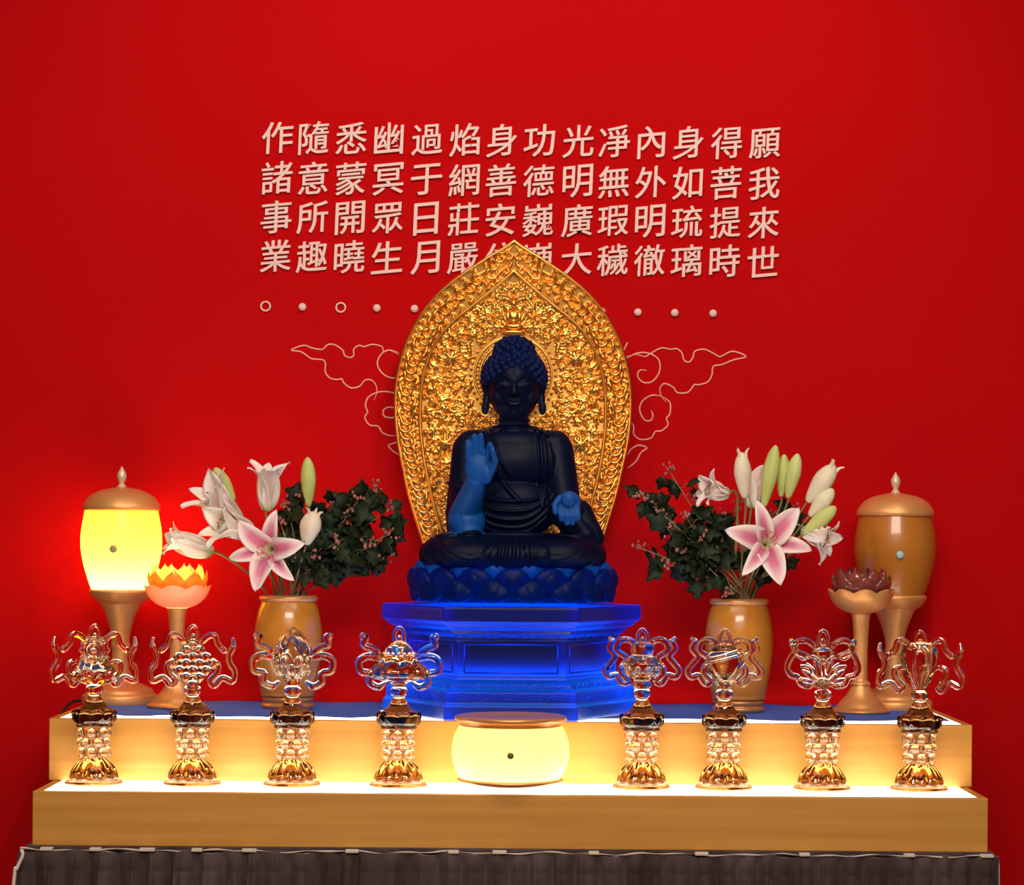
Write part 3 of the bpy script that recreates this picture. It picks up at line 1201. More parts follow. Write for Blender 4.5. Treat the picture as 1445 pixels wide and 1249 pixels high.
STEM = [U(30, 800), U(75, 770), U(88, 725), U(70, 690), U(92, 655), U(112, 615), U(92, 580), U(112, 545), U(104, 505), U(78, 478), U(60, 455), U(34, 440), U(16, 420)]
stem = cr(STEM, 10)
stamp(stem, .0036, .0030, .0080, .0065)
for i in range(4, len(stem) - 6, 4):
    p, q = stem[i], stem[i + 1]
    a = math.atan2(q[1] - p[1], q[0] - p[0])
    s = 1 if (i // 4) % 2 else -1
    r = rng.uniform(.0085, .0125)
    cx, cz = p[0] + math.cos(a + s * PI / 2) * r * 1.15, p[1] + math.sin(a + s * PI / 2) * r * 1.15
    if cx < .012:
        continue
    stamp(spiral(cx, cz, r, a - s * PI / 2, 1.05, s, 16), .0030, .0020, .0085, .0060)
    leafy(p[0], p[1], a - s * (.9 + rng.uniform(-.2, .3)), rng.uniform(.020, .030), 3)
for (bx, by, n, R) in ((88, 508, 7, .017), (96, 628, 8, .019), (52, 660, 7, .014), (80, 745, 7, .015), (62, 475, 6, .010), (112, 570, 6, .010), (60, 600, 6, .011)):
    cx, cz = U(bx, by)
    for k in range(n):                                       # blossoms
        a = 2 * PI * k / n
        stamp([(cx + math.cos(a) * R * .3, cz + math.sin(a) * R * .3), (cx + math.cos(a) * R, cz + math.sin(a) * R)], R * .34, R * .24, .0095, .0065)
    stamp([(cx, cz), (cx + 1e-4, cz)], R * .32, R * .32, .0125, .0125)
for k in range(1500):                                        # fill with leaflets
    py = rng.uniform(402, 845)
    w = float(fi(mz(py)))
    cx = rng.uniform(.002, max(w - .008, .004))
    cz = mz(py)
    if math.hypot(cx, cz - HZ) < 66 * KM:
        continue
    i0 = np.argmin((Xg - cx) ** 2 + (Zg - cz) ** 2)
    if Hm.ravel()[i0] > .0012:
        continue
    leafy(cx, cz, rng.uniform(0, 2 * PI), rng.uniform(.012, .024), 2)
# --- clear the halo disc, keep the margins flat
R = np.hypot(Xg, Zg - HZ)
Hm[R < 60 * KM] = 0
edge = np.clip((fo(Zg) - np.abs(Xg)) / .004, 0, 1)
Hm *= edge
bnd = np.clip((np.abs(np.abs(Xg) - fi(Zg)) - .0015) / .003, 0, 1)
Hm *= 1.3 * np.where(Zg < mz(388), bnd, 1)
BOWL = .05
th = .012
lean = lambda x, z: -.035 * np.clip((z - mz(600)) / (mz(344) - mz(600)), 0, 1) ** 2 + .10 * x * x / .07 * .12
Yb = lean(Xg, Zg)
vs = np.stack([Xg, Yb - Hm, Zg - Z_ST], -1).reshape(-1, 3)
vb = np.stack([Xg, Yb + th, Zg - Z_ST], -1).reshape(-1, 3)
i, j = np.meshgrid(np.arange(NS - 1), np.arange(NT - 1))
a = (j * NS + i).ravel()
fr = np.stack([a, a + 1, a + NS + 1, a + NS], 1)
n0 = NS * NT
bk = np.stack([a + n0, a + NS + n0, a + NS + 1 + n0, a + 1 + n0], 1)
side = []
for jj in range(NT - 1):
    for ii, fl in ((0, False), (NS - 1, True)):
        p, q = jj * NS + ii, (jj + 1) * NS + ii
        side.append((p, p + n0, q + n0, q) if fl else (p, q, q + n0, p + n0))
for ii in range(NS - 1):
    side.append((ii, ii + n0, ii + 1 + n0, ii + 1))
    k0 = (NT - 1) * NS + ii
    side.append((k0, k0 + 1, k0 + 1 + n0, k0 + n0))
me = bpy.data.meshes.new('carved_panel')
me.from_pydata(np.concatenate([vs, vb]).tolist(), [], np.concatenate([fr, bk]).tolist() + side)
me.materials.append(M['gold'])
shade(me, True)
o = bpy.data.objects.new('carved_panel', me)
link(o, t)


def my(x, z):
    return float(lean(np.array(x), np.array(z)))


zs = np.linspace(ZB + .002, ZT - .0008, 120)
b = MB()
pts = [(float(fo(z)) - .001, z) for z in zs]
pts = [(-x, z) for x, z in pts] + [(0, ZT + .002)] + pts[::-1]
b.tube([(x, my(x, z) - .002, z - Z_ST) for x, z in pts], .0042, 8)
b.build('outer_rim', M['gold'], t)
b = MB()
zi = np.linspace(ZB + .002, mz(386), 110)
pts = [(float(fi(z)), z) for z in zi]
pts = [(-x, z) for x, z in pts] + [(0, mz(384))] + pts[::-1]
for d in (0,):
    b.tube([(x, my(x, z) - .0075, z - Z_ST) for x, z in pts], .0044, 8)
b.build('inner_rim', M['gold'], t)
# halo ring behind the head
b = MB()
y0 = my(0, HZ)
def ring(r, w, yo, n=64):
    b.tube([(r * KM * math.cos(a), y0 + yo, HZ - Z_ST + r * KM * math.sin(a)) for a in np.linspace(0, 2 * PI, n + 1)[:-1]], w, 8, closed=True)
ring(47, .0026, -.006)
ring(54, .0024, -.006)
for k in range(54):
    a = 2 * PI * k / 54
    b.tube([(r * KM * math.cos(a), y0 - .0045, HZ - Z_ST + r * KM * math.sin(a)) for r in (48.5, 52.5)], .0016, 5)
b.build('halo_ring', M['gold'], t)
b = MB()
for k in range(44):
    a = 2 * PI * k / 44
    b.ell((60 * KM * math.cos(a), y0 - .004, HZ - Z_ST + 60 * KM * math.sin(a)), (.0036, .0045, .0036), 8, 6)
b.build('halo_beads', M['gold'], t)
# small seated figure in a flame niche above the halo
b = MB()
yy = my(0, mz(445))
def s(px, py):
    return (px * KM, mz(py) - Z_ST)
for (px, py, rx, ry, d) in ((0, 462, 15, 5, 7), (0, 448, 10, 10, 7), (0, 430, 5.5, 6.5, 7), (0, 423, 3, 3, 5), (-8, 449, 4, 9, 5), (8, 449, 4, 9, 5), (0, 470, 18, 4, 6), (0, 455, 6, 4, 9)):
    x, z = s(px, py)
    b.ell((x, yy - .004, z), (rx * KM, d * KM, ry * KM), 14, 10)
pts = [(15 * math.cos(a) * (1 - .0 * a), 440 - 17 * math.sin(a)) for a in np.linspace(-.5, PI + .5, 24)]
b.tube([(s(x, y)[0], yy - .004, s(x, y)[1]) for x, y in pts], .0024, 6)
for k in range(11):
    a = -.3 + (PI + .6) * k / 10
    x, y = 18 * math.cos(a), 440 - 19 * math.sin(a)
    e = (25 * math.cos(a) * .95, 440 - (27 + 9 * math.sin(a)) * math.sin(a))
    b.tube([(s(x, y)[0], yy - .003, s(x, y)[1]), (s((x + e[0]) / 2 + 2, (y + e[1]) / 2)[0], yy - .006, s(0, (y + e[1]) / 2)[1]), (s(*e)[0], yy - .004, s(*e)[1])],
           [.0034, .0028, .0006], 6)
b.build('niche_figure', M['gold'], t)

# ------------------------------------------------------------ lamps on the rear step
def px_prof(pts, cx, k, zb, n=0):
    """(half width px, row px) bottom to top -> (radius, height)"""
    q = [(w * k, (zb - v) * k) for w, v in pts]
    return prof_smooth(q, n) if n else q


def tall_lamp(label, px, foot, lit):
    Y = .665
    k = (Y - CAM_Y) / FPX
    p = at(px, foot, Y)
    t = thing('altar_lamp', label, 'lamp', (p.x, Y, Z_UP + .0015))
    zb = 0.0
    dz = lambda v: v if v < 50 else v - 10.0
    q = lambda pts, n=4: prof_smooth([(w * k, dz(v) * k) for w, v in pts], n)
    # heights in px above the foot
    b = MB()
    b.lathe([(0, 0), (53 * k, 0), (54 * k, 2 * k)] + q([(54, 6), (53, 12), (48, 15), (47, 18), (44, 21), (36, 25), (26, 30), (19, 37)]) + [(0, 37 * k)], 56)
    b.build('foot', M['brass'], t, auto=40)
    b = MB()
    b.lathe(q([(0, 34), (17, 36), (14, 45), (12.5, 60), (12, 85), (13.5, 88), (13.5, 95), (12.5, 97), (14, 110), (19, 128), (25, 143), (27, 147), (28, 149), (27, 151), (0, 151)], 3), 48)
    b.build('stem', M['brass'], t, auto=40)
    b = MB()
    b.lathe(q([(0, 149), (27, 150), (30, 151.5), (36, 155), (41, 160), (44, 165), (45, 168), (43, 170.5), (38, 171), (0, 168)], 3), 56)
    b.build('cup', M['brass'], t, auto=40)
    b = MB()
    b.lathe(q([(41, 170), (46, 184), (52, 204), (56, 224), (57, 238), (56, 255), (53, 272), (51, 283)], 4), 64)
    g = b.build('lamp_glass', M['lampglass'] if lit else M['amber'], t)
    b = MB()
    b.lathe([(0, 271.5 * k), (51 * k, 271.5 * k)] + q([(54, 283), (54.5, 287), (52, 293), (45, 302), (33, 309), (18, 313), (6, 315)], 4) + [(0, 305 * k)], 56)
    b.build('lid', M['brass'], t, auto=40)
    b = MB()
    b.lathe(q([(0, 314), (6.5, 315), (5, 318), (3.6, 320), (5.6, 325), (6.8, 330), (5.8, 335), (3, 340), (0.6, 344), (0, 345)], 4), 20)
    b.build('finial', M['finial'], t)
    b = MB()
    b.lathe(q([(0, -3), (4, -2.6), (5.6, 0), (4, 2.6), (0, 3)], 3), 16)
    b.xf(Matrix.Translation((-2 * k, -57.5 * k, 218 * k)) @ Matrix.Rotation(PI / 2, 4, 'X'))
    b.build('stud', M['gem_grey'] if lit else M['gem_blue'], t)
    if lit:
        b = MB()
        b.lathe(q([(0, 169), (7, 170), (10, 178), (8, 186), (0, 192)], 3), 20)
        b.build('bulb', M['bulb'], t)
    return t


tall_lamp('glowing yellow barrel-shaped lamp on the rear step, at the far left', 169.5, 1001, True)
tall_lamp('unlit amber barrel-shaped lamp on the rear step, at the far right', 1261.5, 1004, False)


def petal_shell(mb, R, H, w, base_z, n, off, lean, tip=1.0, th=.0015, nu=8, nv=7, r0=.25, single=False):
    """a ring of cupped pointed petals around the axis"""
    sides = (0,) if single else (0, 1)
    for i in range(n):
        a0 = 2 * PI * (i + off) / n
        V = []
        for s in sides:
            for iu in range(nu):
                u = iu / (nu - 1)
                half = w * math.sin(PI * min(.999, (.16 + .84 * u) ** .85)) ** .7 if u < 1 else 0
                half = max(half, w * .02)
                r = R * (r0 + (1 - r0) * math.sin(min(u * 1.9, PI / 2)) ** .8) + lean * u * u - s * th
                for iv in range(nv):
                    v = -1 + 2 * iv / (nv - 1)
                    ang = a0 + v * half / max(r, 1e-4)
                    rr = r - .14 * half * v * v
                    V.append((rr * math.cos(ang), rr * math.sin(ang), base_z + H * u - .06 * H * v * v * u))
        F = []
        for s in sides:
            o = s * nu * nv
            for iu in range(nu - 1):
                for iv in range(nv - 1):
                    f = (o + iu * nv + iv, o + iu * nv + iv + 1, o + (iu + 1) * nv + iv + 1, o + (iu + 1) * nv + iv)
                    F.append(f if s == 0 else f[::-1])
        if single:
            mb.add(V, F)
            continue
        o = nu * nv
        for iu in range(nu - 1):
            for iv in (0, nv - 1):
                a, c = iu * nv + iv, (iu + 1) * nv + iv
                F.append((a, c, c + o, a + o) if iv == 0 else (a, a + o, c + o, c))
        for iv in range(nv - 1):
            for iu in (0, nu - 1):
                a, c = iu * nv + iv, iu * nv + iv + 1
                F.append((a, a + o, c + o, c) if iu == 0 else (a, c, c + o, a + o))
        mb.add(V, F)


def lotus_lamp(label, px, foot, lit):
    Y = .52
    k = (Y - CAM_Y) / FPX
    p = at(px, foot, Y)
    t = thing('lotus_lamp', label, 'lamp', (p.x, Y, Z_UP + .0035))
    dz = lambda v: v if v < 60 else v - 9.0
    q = lambda pts, n=4: prof_smooth([(w * k, dz(v) * k) for w, v in pts], n)
    metal = M['brass']
    b = MB()
    b.lathe([(0, 0), (41 * k, 0), (42.5 * k, 2 * k)] + q([(42, 4), (36, 7), (34, 9), (30, 14), (22, 22), (16, 31), (13, 38), (13, 41)], 4) + [(0, 41 * k)], 48)
    b.build('foot', metal, t, auto=40)
    b = MB()
    b.lathe(q([(0, 38), (13.5, 39), (13.5, 42), (10.5, 45), (9.5, 60), (9.5, 90), (10.5, 120), (12, 140), (13, 150), (0, 151)], 4), 32)
    b.build('stem', metal, t, auto=40)
    b = MB()
    prof = q([(0, 148), (13, 149), (26, 153), (37, 161), (43, 170), (46, 180)], 4)
    def scal(a, r, z):
        f = max(0, (z / k - 151) / 20)
        return (r * (1 + .03 * f * math.cos(8 * a)), z + f * 5.5 * k * (abs(math.cos(4 * a)) - .6))
    if lit:
        b.lathe(prof, 96, mod=scal)
    inner = [(max(r - 2.2 * k, 0.0), z + 1.5 * k) for r, z in prof[::-1]]
    inner[-1] = (0, inner[-1][1])
    if not lit:
        b.lathe(prof + inner, 96, mod=scal)
    b.build('cup', M['lotus_pale'] if lit else metal, t, auto=50)
    lm = M['lotus_orange'] if lit else M['lotus_red']
    for j, (n, R, Hh, w, z, off, lean) in enumerate(((8, 46, 46, 23, 158, 0, -5), (8, 43, 55, 21, 158, .5, -9), (7, 33, 52, 17, 158, .2, -10), (5, 20, 54, 12, 160, 0, -8))[:2 if lit else 4]):
        b = MB()
        petal_shell(b, R * k, Hh * k, w * k, dz(z) * k, n, off, lean * k, th=.003, single=lit)
        b.build('petal_ring', lm, t)
    if lit:
        b = MB()
        b.lathe(q([(0, 166), (6, 168), (7, 176), (4, 184), (0, 188)], 3), 16)
        b.build('bulb', M['bulb2'], t)
    return t


M['bulb2'] = emitter('small_bulb', (1.0, 0.80, 0.44), 190.0)
lotus_lamp('lit orange lotus lamp on a slim stem, in front of the glowing yellow lamp', 249, 1003, True)
lotus_lamp('unlit dark red lotus lamp on a slim stem, in front of the amber lamp', 1214, 1006, False)

# ------------------------------------------------------------ round burner lamp on the front step
Y = .088
k = (Y - CAM_Y) / FPX
p = at(720, 1110, Y)
t = thing('round_lamp', 'squat round glowing bowl lamp with a wooden lid, centre of the front step', 'lamp', (p.x, Y, Z_LOW + .0012))
q = lambda pts, n=4: prof_smooth([(w * k, v * k) for w, v in pts], n)
b = MB()
b.lathe([(0, 0), (36 * k, 0)] + q([(38, 1), (56, 6), (70, 10), (75, 13), (74, 16), (71, 17.5)], 4) + [(0, 17 * k)], 64)
b.build('base', M['vase_rim'], t, auto=40)
b = MB()
b.lathe(q([(69, 16), (76, 26), (81, 38), (83, 52), (82, 66), (78, 80), (71, 92)], 5), 80)
b.build('lamp_glass', M['burnerglass'], t)
b = MB()
b.lathe([(0, 90 * k), (69 * k, 90 * k)] + q([(72, 91), (72, 94), (73, 96), (78, 98), (79.5, 101), (78, 104), (72, 105.5), (60, 105)], 4) + q([(54, 102.5), (20, 102), (0, 102)], 3), 64)
b.build('lid', M['vase_rim'], t, auto=40)
b = MB()
b.lathe(q([(0, -3), (3.6, -2.6), (4.8, 0), (3.6, 2.6), (0, 3)], 3), 16)
b.xf(Matrix.Translation((0, -83.5 * k, 55 * k)) @ Matrix.Rotation(PI / 2, 4, 'X'))
b.build('stud', M['gem_green'], t)
b = MB()
b.tube([(55 * k * math.cos(a), 55 * k * math.sin(a), 22 * k) for a in np.linspace(0, 2 * PI, 49)[:-1]], 4.0 * k, 10, closed=True)
b.build('lamp_ring', M['bulb3'] if 'bulb3' in M else emitter('ring_lamp', (1.0, 0.84, 0.56), 34.0), t)

# ------------------------------------------------------------ vases
def vase(label, px, foot, rows):
    Y = .52
    k = (Y - CAM_Y) / FPX
    p = at(px, foot, Y)
    t = thing('flower_vase', label, 'vase', (p.x, Y, Z_UP + .0035))
    q = lambda pts, n=4: prof_smooth([(w * k, v * k) for w, v in pts], n)
    body = q([(0, 17), (34, 17), (38, 24), (43, 50), (47, 84), (47, 112), (43.5, 135), (39, 148), (38, 151)], 4)
    inn = q([(34.5, 152), (38, 140), (43, 110), (43, 84), (39, 50), (33, 26), (0, 24)], 3)
    b = MB()
    b.lathe(body + inn, 64)
    b.build('vase_body', M['vase'], t, auto=40)
    b = MB()
    b.lathe([(0, 0), (35 * k, 0)] + q([(37, 2), (37.5, 5), (35, 7.5), (34, 9), (36, 12), (36, 15), (34, 17.5)], 3) + [(0, 17.6 * k)], 56)
    b.build('foot_ring', M['vase_rim'], t, auto=40)
    b = MB()
    b.lathe(q([(34, 151), (38.5, 150.5), (41, 153), (41.5, 156), (39, 159), (36, 159.5), (34.5, 157), (34, 151)], 3), 64)
    b.build('rim', M['vase_rim'], t, auto=40)
    return t, p


vl, PL = vase('ochre glazed vase of lilies on the rear step, left of the blue pedestal', 406, 1001, None)
vr, PR = vase('ochre glazed vase of lilies on the rear step, right of the blue pedestal', 1042, 1004, None)

# ------------------------------------------------------------ crystal ornaments on the front step
Y_CR = 0.142
KC = (Y_CR - CAM_Y) / FPX


def qs(pts, n=3):
    return prof_smooth([(w * KC, v * KC) for w, v in pts], n)


def stand_parts():
    out = []
    b = MB()
    b.lathe([(0, 0), (40 * KC, 0)] + qs([(41, 1), (41, 3), (38, 5.5), (30, 7)], 3) + [(0, 7 * KC)], 64)
    out.append(('base_disc', b.mesh('base_disc', M['crystal'])))
    b = MB()
    b.lathe([(0, 6.5 * KC)] + qs([(33, 6.5), (34, 9), (32, 18), (26.5, 28), (19, 35), (15, 38)], 4) + [(0, 38 * KC)], 96,
            mod=lambda a, r, z: (r * (1 + .085 * (abs(math.cos(6 * a)) - .6) * min(1, r / (20 * KC))), z + (2.2 * KC * abs(math.sin(6 * a)) if z < 12 * KC and r > .01 else 0)))
    out.append(('lotus_foot', b.mesh('lotus_foot', M['honey'])))
    b = MB()
    b.lathe([(0, 37.5 * KC)] + qs([(15, 37.5), (19.5, 40), (20, 47), (17.5, 51), (17.5, 54), (19.5, 58), (19.5, 61), (17.5, 65), (18, 68), (20.5, 72), (21, 77), (19, 80)], 3) + [(0, 80 * KC)], 48)
    for j, (z, r) in enumerate(((45, 19.5), (59, 19), (73, 20))):
        for i in range(7):
            a = 2 * PI * (i + .5 * j) / 7 + .2
            b.ell((r * KC * math.cos(a), r * KC * math.sin(a), z * KC), (5.4 * KC, 7.4 * KC, 7.2 * KC), 12, 8, Matrix.Rotation(a, 3, 'Z'))
    out.append(('beaded_column', b.mesh('beaded_column', M['crystal'])))
    b = MB()
    b.lathe([(0, 79.5 * KC)] + qs([(20, 79.5), (25, 81), (26, 83.5), (24, 86)], 3) + [(0, 86 * KC)], 48)
    out.append(('collar_ring', b.mesh('collar_ring', M['crystal'])))
    b = MB()
    b.lathe([(0, 85.5 * KC)] + qs([(26, 86), (30, 90), (31.5, 96), (31, 102), (28, 104), (23, 106), (17, 111), (12, 118), (9, 124), (8.5, 128)], 4) + [(0, 128 * KC)], 96,
            mod=lambda a, r, z: (r * (1 + .06 * (abs(math.cos(5 * a)) - .6) * (1 if z < 105 * KC else .4)), z + (2.5 * KC * (abs(math.cos(5 * a)) - .6) if 98 * KC < z < 106 * KC else 0)))
    out.append(('lotus_collar', b.mesh('lotus_collar', M['smoky'])))
    b = MB()
    b.lathe([(0, 127.5 * KC)] + qs([(9, 128), (11.5, 130), (12, 134), (11.5, 138), (9, 140), (8, 141)], 3) + [(0, 141 * KC)], 40)
    out.append(('knob', b.mesh('knob', M['crystal'])))
    return out


STAND = stand_parts()
RIB = {
    'A': ([(8, 197), (21, 209), (31, 210), (35, 199), (42, 191), (50, 187)],
          [(56, 208), (57, 196), (51, 183), (52, 172), (59, 160), (56, 146), (42, 151), (31, 140), (25, 147), (34, 157), (36, 168), (28, 173), (20, 170)]),
    'B': ([(56, 211), (48, 210), (50, 199), (39, 194), (25, 184)],
          [(22, 178), (43, 183), (56, 176), (54, 162), (41, 158), (41, 146), (29, 140), (18, 148)]),
    'C': ([(8, 202), (20, 209), (32, 207), (36, 195), (26, 187), (16, 180)],
          [(48, 213), (42, 208), (46, 197), (38, 186), (45, 176), (52, 166), (47, 157), (36, 159), (28, 148), (20, 151), (30, 163), (26, 176), (18, 184)]),
    'D': ([(8, 198), (22, 209), (36, 208), (40, 197), (30, 190), (16, 186)],
          [(46, 213), (43, 205), (40, 194), (46, 184), (50, 171), (45, 161), (36, 158), (30, 148), (18, 146), (10, 150)]),
}


def ribbon(path, sg, w):
    q = cr([(sg * u * KC, 0, v * KC) for u, v in path], 8)
    b = MB()
    n = len(q)
    b.tube(q, lambda s: w * KC * min(1, .35 + 7 * s, .35 + 5 * (1 - s)), 12, flat=1.5, up=(0, 1, 0))
    return b


def emblem(kind):
    b = MB()
    if kind == 'banner':
        b.lathe(qs([(0, 141), (12, 141), (30, 147), (36, 152), (34, 156), (30, 158), (26, 164), (21, 174), (19, 180), (0, 181)], 3), 64, sy=.55,
                mod=lambda a, r, z: (r, z + 2.2 * KC * math.cos(10 * a) * min(1, r / (30 * KC))))
        m = MB()
        m.lathe(qs([(0, -7), (13, -7), (19, -5), (21, 0), (19, 5), (13, 7), (0, 7)], 3), 64, mod=lambda a, r, z: (r * (1 + .07 * math.cos(12 * a)), z))
        m.xf(Matrix.Translation((0, -3 * KC, 189 * KC)) @ Matrix.Rotation(PI / 2, 4, 'X'))
        b.add(m.v, m.f)
        m = MB()
        for r in (9, 15):
            m.tube([(r * KC * math.cos(a), -10 * KC, 189 * KC + r * KC * math.sin(a)) for a in np.linspace(0, 2 * PI, 33)[:-1]], 1.6 * KC, 8, closed=True)
        m.ell((0, -10 * KC, 189 * KC), (5 * KC, 4 * KC, 5 * KC))
        b.add(m.v, m.f)
        b.cap((0, 0, 180 * KC), (0, 0, 202 * KC), 12 * KC, 7 * KC)
    elif kind == 'knot':
        s = 9.3
        for i in range(4):
            for j in range(4):
                u, v = (i - j) * s, 171 + (i + j - 3) * s
                if (i, j) in ((0, 0),):
                    pass
                V = [(0, -8, 0), (0, 8, 0)]
                r = s * .98
                ring = [(r, 0), (r * .62, r * .62), (0, r), (-r * .62, r * .62), (-r, 0), (-r * .62, -r * .62), (0, -r), (r * .62, -r * .62)]
                V2 = [(x * .55, -7, z * .55) for x, z in ring] + [(x, 0, z) for x, z in ring] + [(x * .55, 7, z * .55) for x, z in ring]
                F = []
                for k in range(8):
                    k2 = (k + 1) % 8
                    F += [(k, k2, 8 + k2, 8 + k), (8 + k, 8 + k2, 16 + k2, 16 + k)]
                F += [tuple(range(7, -1, -1)), tuple(range(16, 24))]
                b.add([((x + u) * KC, y * KC, (z + v) * KC) for x, y, z in V2], F)
        b.ell((0, 0, 194 * KC), (14 * KC, 7 * KC, 9 * KC))
        b.cap((0, 0, 140 * KC), (0, 0, 148 * KC), 8 * KC, 8 * KC)
    elif kind == 'bud':
        b.lathe(qs([(0, 140), (9, 141), (11, 147), (14, 152), (22, 162), (26.5, 176), (26, 190), (21, 203), (12, 215), (4, 222), (0, 224)], 4), 96, sy=.8,
                mod=lambda a, r, z: (r * (1 + .05 * math.cos(8 * a + z / KC * .12) * min(1, max(0, (z / KC - 150) / 10))), z))
        m = MB()
        for j, (z, r, n) in enumerate(((164, 21, 8), (176, 24, 8))):
            for i in range(n):
                a = 2 * PI * (i + .5 * j) / n
                m.ell((r * KC * math.cos(a), .8 * r * KC * math.sin(a), z * KC), (5 * KC, 8 * KC, 11 * KC), 12, 8, Matrix.Rotation(a, 3, 'Z') @ Matrix.Rotation(.25, 3, 'Y'))
        b.add(m.v, m.f)
    elif kind == 'parasol':
        b.lathe(qs([(0, 140), (9, 140), (12, 146), (30, 150), (38, 154), (42, 160), (38, 166), (31, 173), (25, 180), (21, 185), (21, 188), (19, 193), (12, 201), (5, 205), (0, 206)], 3), 96, sy=.85,
                mod=lambda a, r, z: (r * (1 + .06 * math.cos(10 * a) * max(0, min(1, (r / KC - 24) / 10))), z))
        for i in range(16):
            a = 2 * PI * i / 16
            b.ell((21 * KC * math.cos(a), .85 * 21 * KC * math.sin(a), 187 * KC), (2.8 * KC,) * 3, 10, 6)
    elif kind == 'urn':
        b.lathe(qs([(0, 140), (9, 140), (13, 143), (14, 148), (11, 152), (14, 155), (22, 162), (27, 171), (28, 176), (25, 181), (18, 185), (15, 188), (16, 192), (17, 198), (15, 203), (8, 206), (0, 207)], 3), 64)
        for i in range(10):
            a = 2 * PI * i / 10
            b.ell((24 * KC * math.cos(a), 24 * KC * math.sin(a), 166 * KC), (4 * KC, 6 * KC, 8 * KC), 10, 8, Matrix.Rotation(a, 3, 'Z'))
    elif kind == 'bowl':
        b.lathe(qs([(0, 140), (8, 140), (9, 146), (14, 152), (21, 162), (27, 174), (28, 182), (24, 189), (19, 194), (17, 198), (13, 202), (6, 205), (0, 206)], 3), 64, sy=.8)
        for v0, r in ((184, 27), (190, 22)):
            b.tube([(r * KC * math.cos(a), -.8 * r * KC * math.sin(a), (v0 + 7 * math.cos(a)) * KC) for a in np.linspace(-.3, PI + .3, 24)], 2.2 * KC, 8)
        b.ell((0, -12 * KC, 146 * KC), (8 * KC, 5 * KC, 8 * KC))
    elif kind == 'flower':
        for i in range(9):
            f = (i - 4) / 4
            a = PI / 2 - f * 1.25
            L = 40 - 6 * abs(f)
            m = MB()
            m.ell((0, 0, 0), (4.5 * KC, 5 * KC, L * .55 * KC), 14, 12)
            m.xf(Matrix.Translation((math.cos(a) * L * .55 * KC, (-4 if i % 2 else 3) * KC, (148 + math.sin(a) * L * .55 * (.9 if abs(f) < .9 else .5)) * KC)) @ Matrix.Rotation(f * 1.25, 4, 'Y'))
            b.add(m.v, m.f)
        for s in (-1, 1):
            b.tube(cr([(s * 4 * KC, -5 * KC, 180 * KC), (s * 16 * KC, -6 * KC, 188 * KC), (s * 28 * KC, -5 * KC, 184 * KC), (s * 38 * KC, -3 * KC, 190 * KC)], 6), 2.6 * KC, 10)
            b.tube(cr([(s * 2 * KC, -6 * KC, 150 * KC), (s * 14 * KC, -8 * KC, 160 * KC), (s * 20 * KC, -7 * KC, 172 * KC), (s * 32 * KC, -4 * KC, 174 * KC)], 6), 2.6 * KC, 10)
        b.ell((0, 0, 192 * KC), (16 * KC, 8 * KC, 10 * KC))
        b.ell((0, -6 * KC, 182 * KC), (6 * KC, 5 * KC, 6 * KC))
        b.cap((0, 0, 140 * KC), (0, 0, 150 * KC), 8 * KC, 10 * KC)
    elif kind == 'shell':
        b.lathe(qs([(0, 128), (8, 130), (9, 140), (14, 152), (21, 168), (26, 184), (25.5, 196), (20, 205), (9, 209), (0, 210)], 4), 64, sy=.75,
                mod=lambda a, r, z: (r * (1 + .05 * math.cos(3 * a + z / KC * .09)), z))
        for s in (-1, 1):
            b.tube(cr([(s * 5 * KC, -8 * KC, 145 * KC), (s * 10 * KC, -13 * KC, 168 * KC), (s * 9 * KC, -16 * KC, 190 * KC), (s * 2 * KC, -14 * KC, 203 * KC)], 6), 2.8 * KC, 10)
    return b


def ornament(kind, label, px, ribs, finial):
    p = at(px, 1105, Y_CR)
    t = thing('crystal_ornament', label, 'ornament', (p.x, Y_CR, Z_LOW + .0012), 0, 'crystal ornaments on the front step')
    for n, me in STAND:
        link(bpy.data.objects.new(n, me), t)
    emblem(kind).build('emblem', M['crystal'], t)
    if finial:
        z0 = 199 if finial is True else finial
        b = MB()
        b.tube([(7.2 * KC * math.cos(a), 0, (z0 + 12 + (11 + 2 * max(0, math.sin(a)) ** 3) * math.sin(a)) * KC) for a in np.linspace(0, 2 * PI, 33)[:-1]], 2.6 * KC, 10, closed=True)
        b.build('finial_loop', M['crystal'], t)
        b = MB()
        b.ell((0, 0, (z0 + 9) * KC), (4 * KC, 4 * KC, 6 * KC), 14, 10)
        b.build('finial_bead', M['crystal'], t)
    for sg in (-1, 1):
        for path, w in zip(RIB[ribs], (4.6, 4.6)):
            ribbon(path, sg, w if ribs != 'B' else 5.4).build('ribbon', M['crystal'], t)
    return t


ornament('banner', 'clear crystal ornament shaped as a wheel over a flared banner, at the left end', 132.5, 'A', True)
ornament('knot', 'clear crystal ornament with a lattice knot of diamond facets', 271, 'A', True)
ornament('bud', 'clear crystal ornament topped with a pointed lotus bud and no loop', 412, 'B', None)
ornament('parasol', 'clear crystal ornament with a wide parasol, just left of the round lamp', 562, 'B', True)
ornament('urn', 'clear crystal ornament with a lidded urn, just right of the round lamp', 905, 'C', True)
ornament('bowl', 'clear crystal ornament with a rounded covered bowl, in front of the right vase', 1021, 'C', True)
ornament('flower', 'clear crystal ornament with a spreading openwork blossom, in front of the red lotus lamp', 1160, 'D', True)
ornament('shell', 'clear crystal ornament with a smooth pear-shaped shell, at the right end', 1297, 'A', True)

# ------------------------------------------------------------ flowers
KV = (.52 - CAM_Y) / FPX                                    # metres per pixel at the vases


